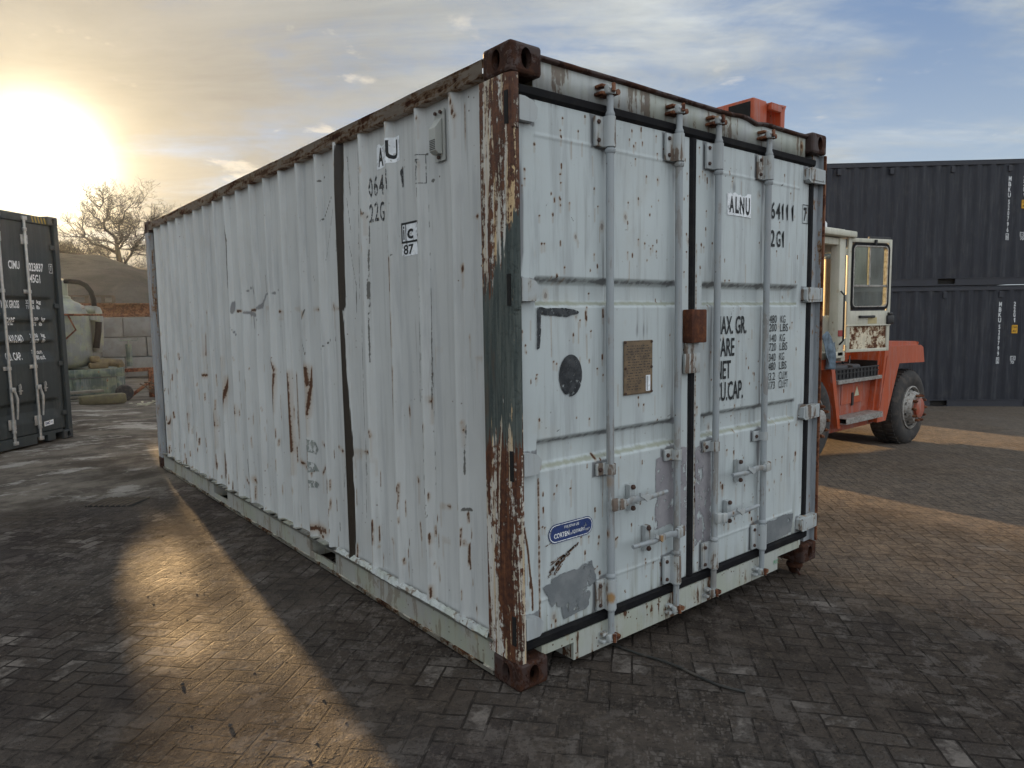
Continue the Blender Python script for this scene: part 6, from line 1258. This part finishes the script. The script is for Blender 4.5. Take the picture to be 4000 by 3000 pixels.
# bare trees on the hill
BK = simple('bare_bark', (.016, .010, .009), .9, var=.2)
def tree_from(name, limbs, ox, oy, base, k, lab, seed, twigs, grp='bare trees on the hill'):
    rr = random.Random(seed); t_ = thing(name, lab, 'tree', base, 0, grp); rt3 = Vector((.775, -.632, 0)); dp = Vector((.632, .775, 0)); trunk, br, tw = MB(), MB(), MB(); seeds = []
    def P3(x, y, dz): return rt3*((x-ox)*k)+Vector((0, 0, (oy-y)*k))+dp*dz
    for li, (pts, r0, r1) in enumerate(limbs):
        # each limb leans towards or away from the viewer so that the crown has depth
        lean = 0 if li == 0 else rr.uniform(-1, 1)*.55; L = 0; ps = []
        prev = None
        for x, y in pts:
            if prev: L += math.hypot(x-prev[0], y-prev[1])*k
            prev = (x, y); ps.append(P3(x, y, lean*L))
        n = len(ps); rs = [r0+(r1-r0)*i/(n-1) for i in range(n)]; (trunk if li == 0 else br).tube(ps, rs, 8 if li == 0 else 6)
        if li:
            for i in range(n-1):
                m_ = 1+int((ps[i+1]-ps[i]).length/.16)
                for j in range(m_): seeds.append((ps[i].lerp(ps[i+1], j/m_), (ps[i+1]-ps[i]).normalized(), rs[i], i/(n-1)))
            seeds += [(ps[-1], (ps[-1]-ps[-2]).normalized(), r1, 1)]*2
    def grow(p, d_, L, r, lv):
        d_ = (d_+Vector((rr.gauss(0, .35), rr.gauss(0, .35), rr.gauss(.12, .30)))).normalized(); q_ = p+d_*L*.5; d2 = (d_+Vector((rr.gauss(0, .4), rr.gauss(0, .4), rr.gauss(.15, .3)))).normalized(); e = q_+d2*L*.5
        tw.tube([p, q_, e], [r, r*.8, r*.6], 3, False)
        if lv > 0:
            for _ in range(3 if lv > 1 else 3): s_ = rr.uniform(.3, 1.0); grow(p.lerp(e, s_), (e-p).normalized()+Vector((rr.gauss(0, .7), rr.gauss(0, .7), rr.gauss(0, .55))), L*rr.uniform(.5, .75), max(r*.62, .0055), lv-1)
    for _ in range(twigs):
        p, d_, r, f_q = rr.choice(seeds)
        if rr.random() > .25+f_q: continue
        grow(p, d_+Vector((rr.gauss(0, .8), rr.gauss(0, .8), rr.gauss(.2, .6))), rr.uniform(.35, .85), min(r*.55, .024), 2)
    part('trunk', trunk, BK, t_, smooth=60); part('branches', br, BK, t_, smooth=60); part('twigs', tw, BK, t_)
    return t_
limbs = [([(1085, 1530), (1070, 1420), (1055, 1300), (1040, 1160), (1030, 1070)], .20, .13)]
for s_, a_, b__ in (("1000,1190 900,1140 800,1105 680,1065 570,1040 500,985 450,930", .10, .065), ("450,930 330,910 220,905 120,900 20,890", .040, .015), ("450,930 460,860 430,800 400,760 380,660 395,560 400,450", .050, .015), ("330,910 280,840 230,770 150,700 60,630", .022, .010),
    ("1030,1070 1010,960 960,890 880,850 780,780 750,700 745,640 800,540 785,470 785,400", .095, .050), ("785,400 820,290 800,220 760,150 720,90", .040, .012), ("785,400 740,360 690,320 640,240 620,170", .035, .010), ("820,290 900,230 980,200 1060,190", .022, .008), ("750,620 680,580 600,550 600,500 500,440 360,430", .035, .010), ("780,780 690,760 600,740 520,735 460,700 440,640", .040, .012),
    ("1040,1070 1090,1010 1100,950 1080,870 1020,800 1000,740 1000,680", .085, .050), ("1000,680 970,620 960,570 980,500 985,420 930,320", .038, .010), ("1000,690 1100,690 1170,630 1210,560 1220,480 1300,410 1380,350 1450,250", .050, .012), ("1010,670 1060,600 1120,560 1180,500 1200,430 1150,330", .032, .010), ("960,570 900,620 820,650 780,690", .035, .02), ("985,430 1060,390 1150,350 1250,290 1330,240", .022, .008),
    ("1060,1150 1130,1110 1200,1040 1300,990 1390,920", .060, .040), ("1390,920 1395,850 1385,780 1320,710 1300,570", .036, .012), ("1390,770 1480,690 1500,560 1460,440 1600,340 1700,240", .028, .010), ("1390,920 1480,880 1560,860 1700,800", .025, .010), ("1500,600 1620,600 1750,590 1900,540", .02, .008),
    ("1100,1520 1150,1430 1280,1320 1360,1250 1420,1180 1520,1060 1700,950 1850,850 1950,700", .095, .020), ("1400,1240 1470,1250 1560,1250 1700,1240", .05, .02), ("1090,1140 1200,1150 1300,1170 1430,1190 1600,1180", .04, .015), ("1090,945 1200,930 1330,970 1450,1050", .03, .012), ("1110,1525 1200,1495 1280,1490 1420,1500 1560,1500", .045, .015), ("1080,870 1150,850 1270,870 1340,910", .025, .02),
    ("1050,1500 1000,1430 960,1390 860,1340 750,1310 640,1330 500,1350", .045, .014), ("1010,1290 930,1290 860,1300 700,1320", .035, .012), ("1000,1070 930,1010 870,1000 760,985 700,980 570,1020", .05, .014), ("840,990 845,920 760,860 700,830", .02, .008), ("1000,1230 900,1180 860,1220 730,1240 640,1200", .035, .012), ("1000,760 1100,750 1200,770 1280,750 1400,700", .025, .01), ("1700,350 1740,450 1760,570 1720,640", .015, .008)):
    limbs.append(([tuple(map(float, z.split(','))) for z in s_.split()], a_*1.0, b__*1.1))
tree_from('bare_tree', limbs, 1085, 1530, (7.67, 49.0, 4.95), .00355, 'wide bare tree standing on the sand heap under the bright sky', 5, 1050)
lb2 = [([(430, 1400), (420, 1370), (400, 1330)], .07, .05)]
for s_ in ("420,1360 360,1320 310,1290 200,1280 80,1250", "400,1340 300,1250 180,1200 60,1190", "400,1340 420,1250 360,1180 280,1150", "400,1340 500,1240 560,1190", "310,1290 200,1330 60,1320", "200,1280 80,1200 -60,1150", "80,1250 -100,1230 -300,1200"): lb2.append(([tuple(map(float, z.split(','))) for z in s_.split()], .045, .012))
tree_from('bare_shrub', lb2, 430, 1400, (5.62, 49.3, 5.35), .00355, 'low bare thicket at the left foot of the wide tree', 9, 420)
o = bpy.data.objects.get('bare_shrub'); o['category'] = 'shrub'
# ------------------------------------------------------------------ air
hz = MB().box((-90, -12, -2.0), (90, 95, 16)); hz = part('haze', hz, None); hz['kind'] = 'stuff'; hz['label'] = 'thin sunlit haze over the yard'; hz['category'] = 'haze'
hm2 = bpy.data.materials.new('haze'); hm2.use_nodes = True; t = NT(hm2.node_tree); t.n.clear(); ho = t.n.new('ShaderNodeOutputMaterial'); pv = t.n.new('ShaderNodeVolumePrincipled')
pv.inputs['Color'].default_value = (.80, .88, .98, 1); pv.inputs['Density'].default_value = .0002; pv.inputs['Anisotropy'].default_value = .72; t.l.new(pv.outputs[0], ho.inputs['Volume'])
hz.data.materials.append(hm2); hz.display_type = 'WIRE'
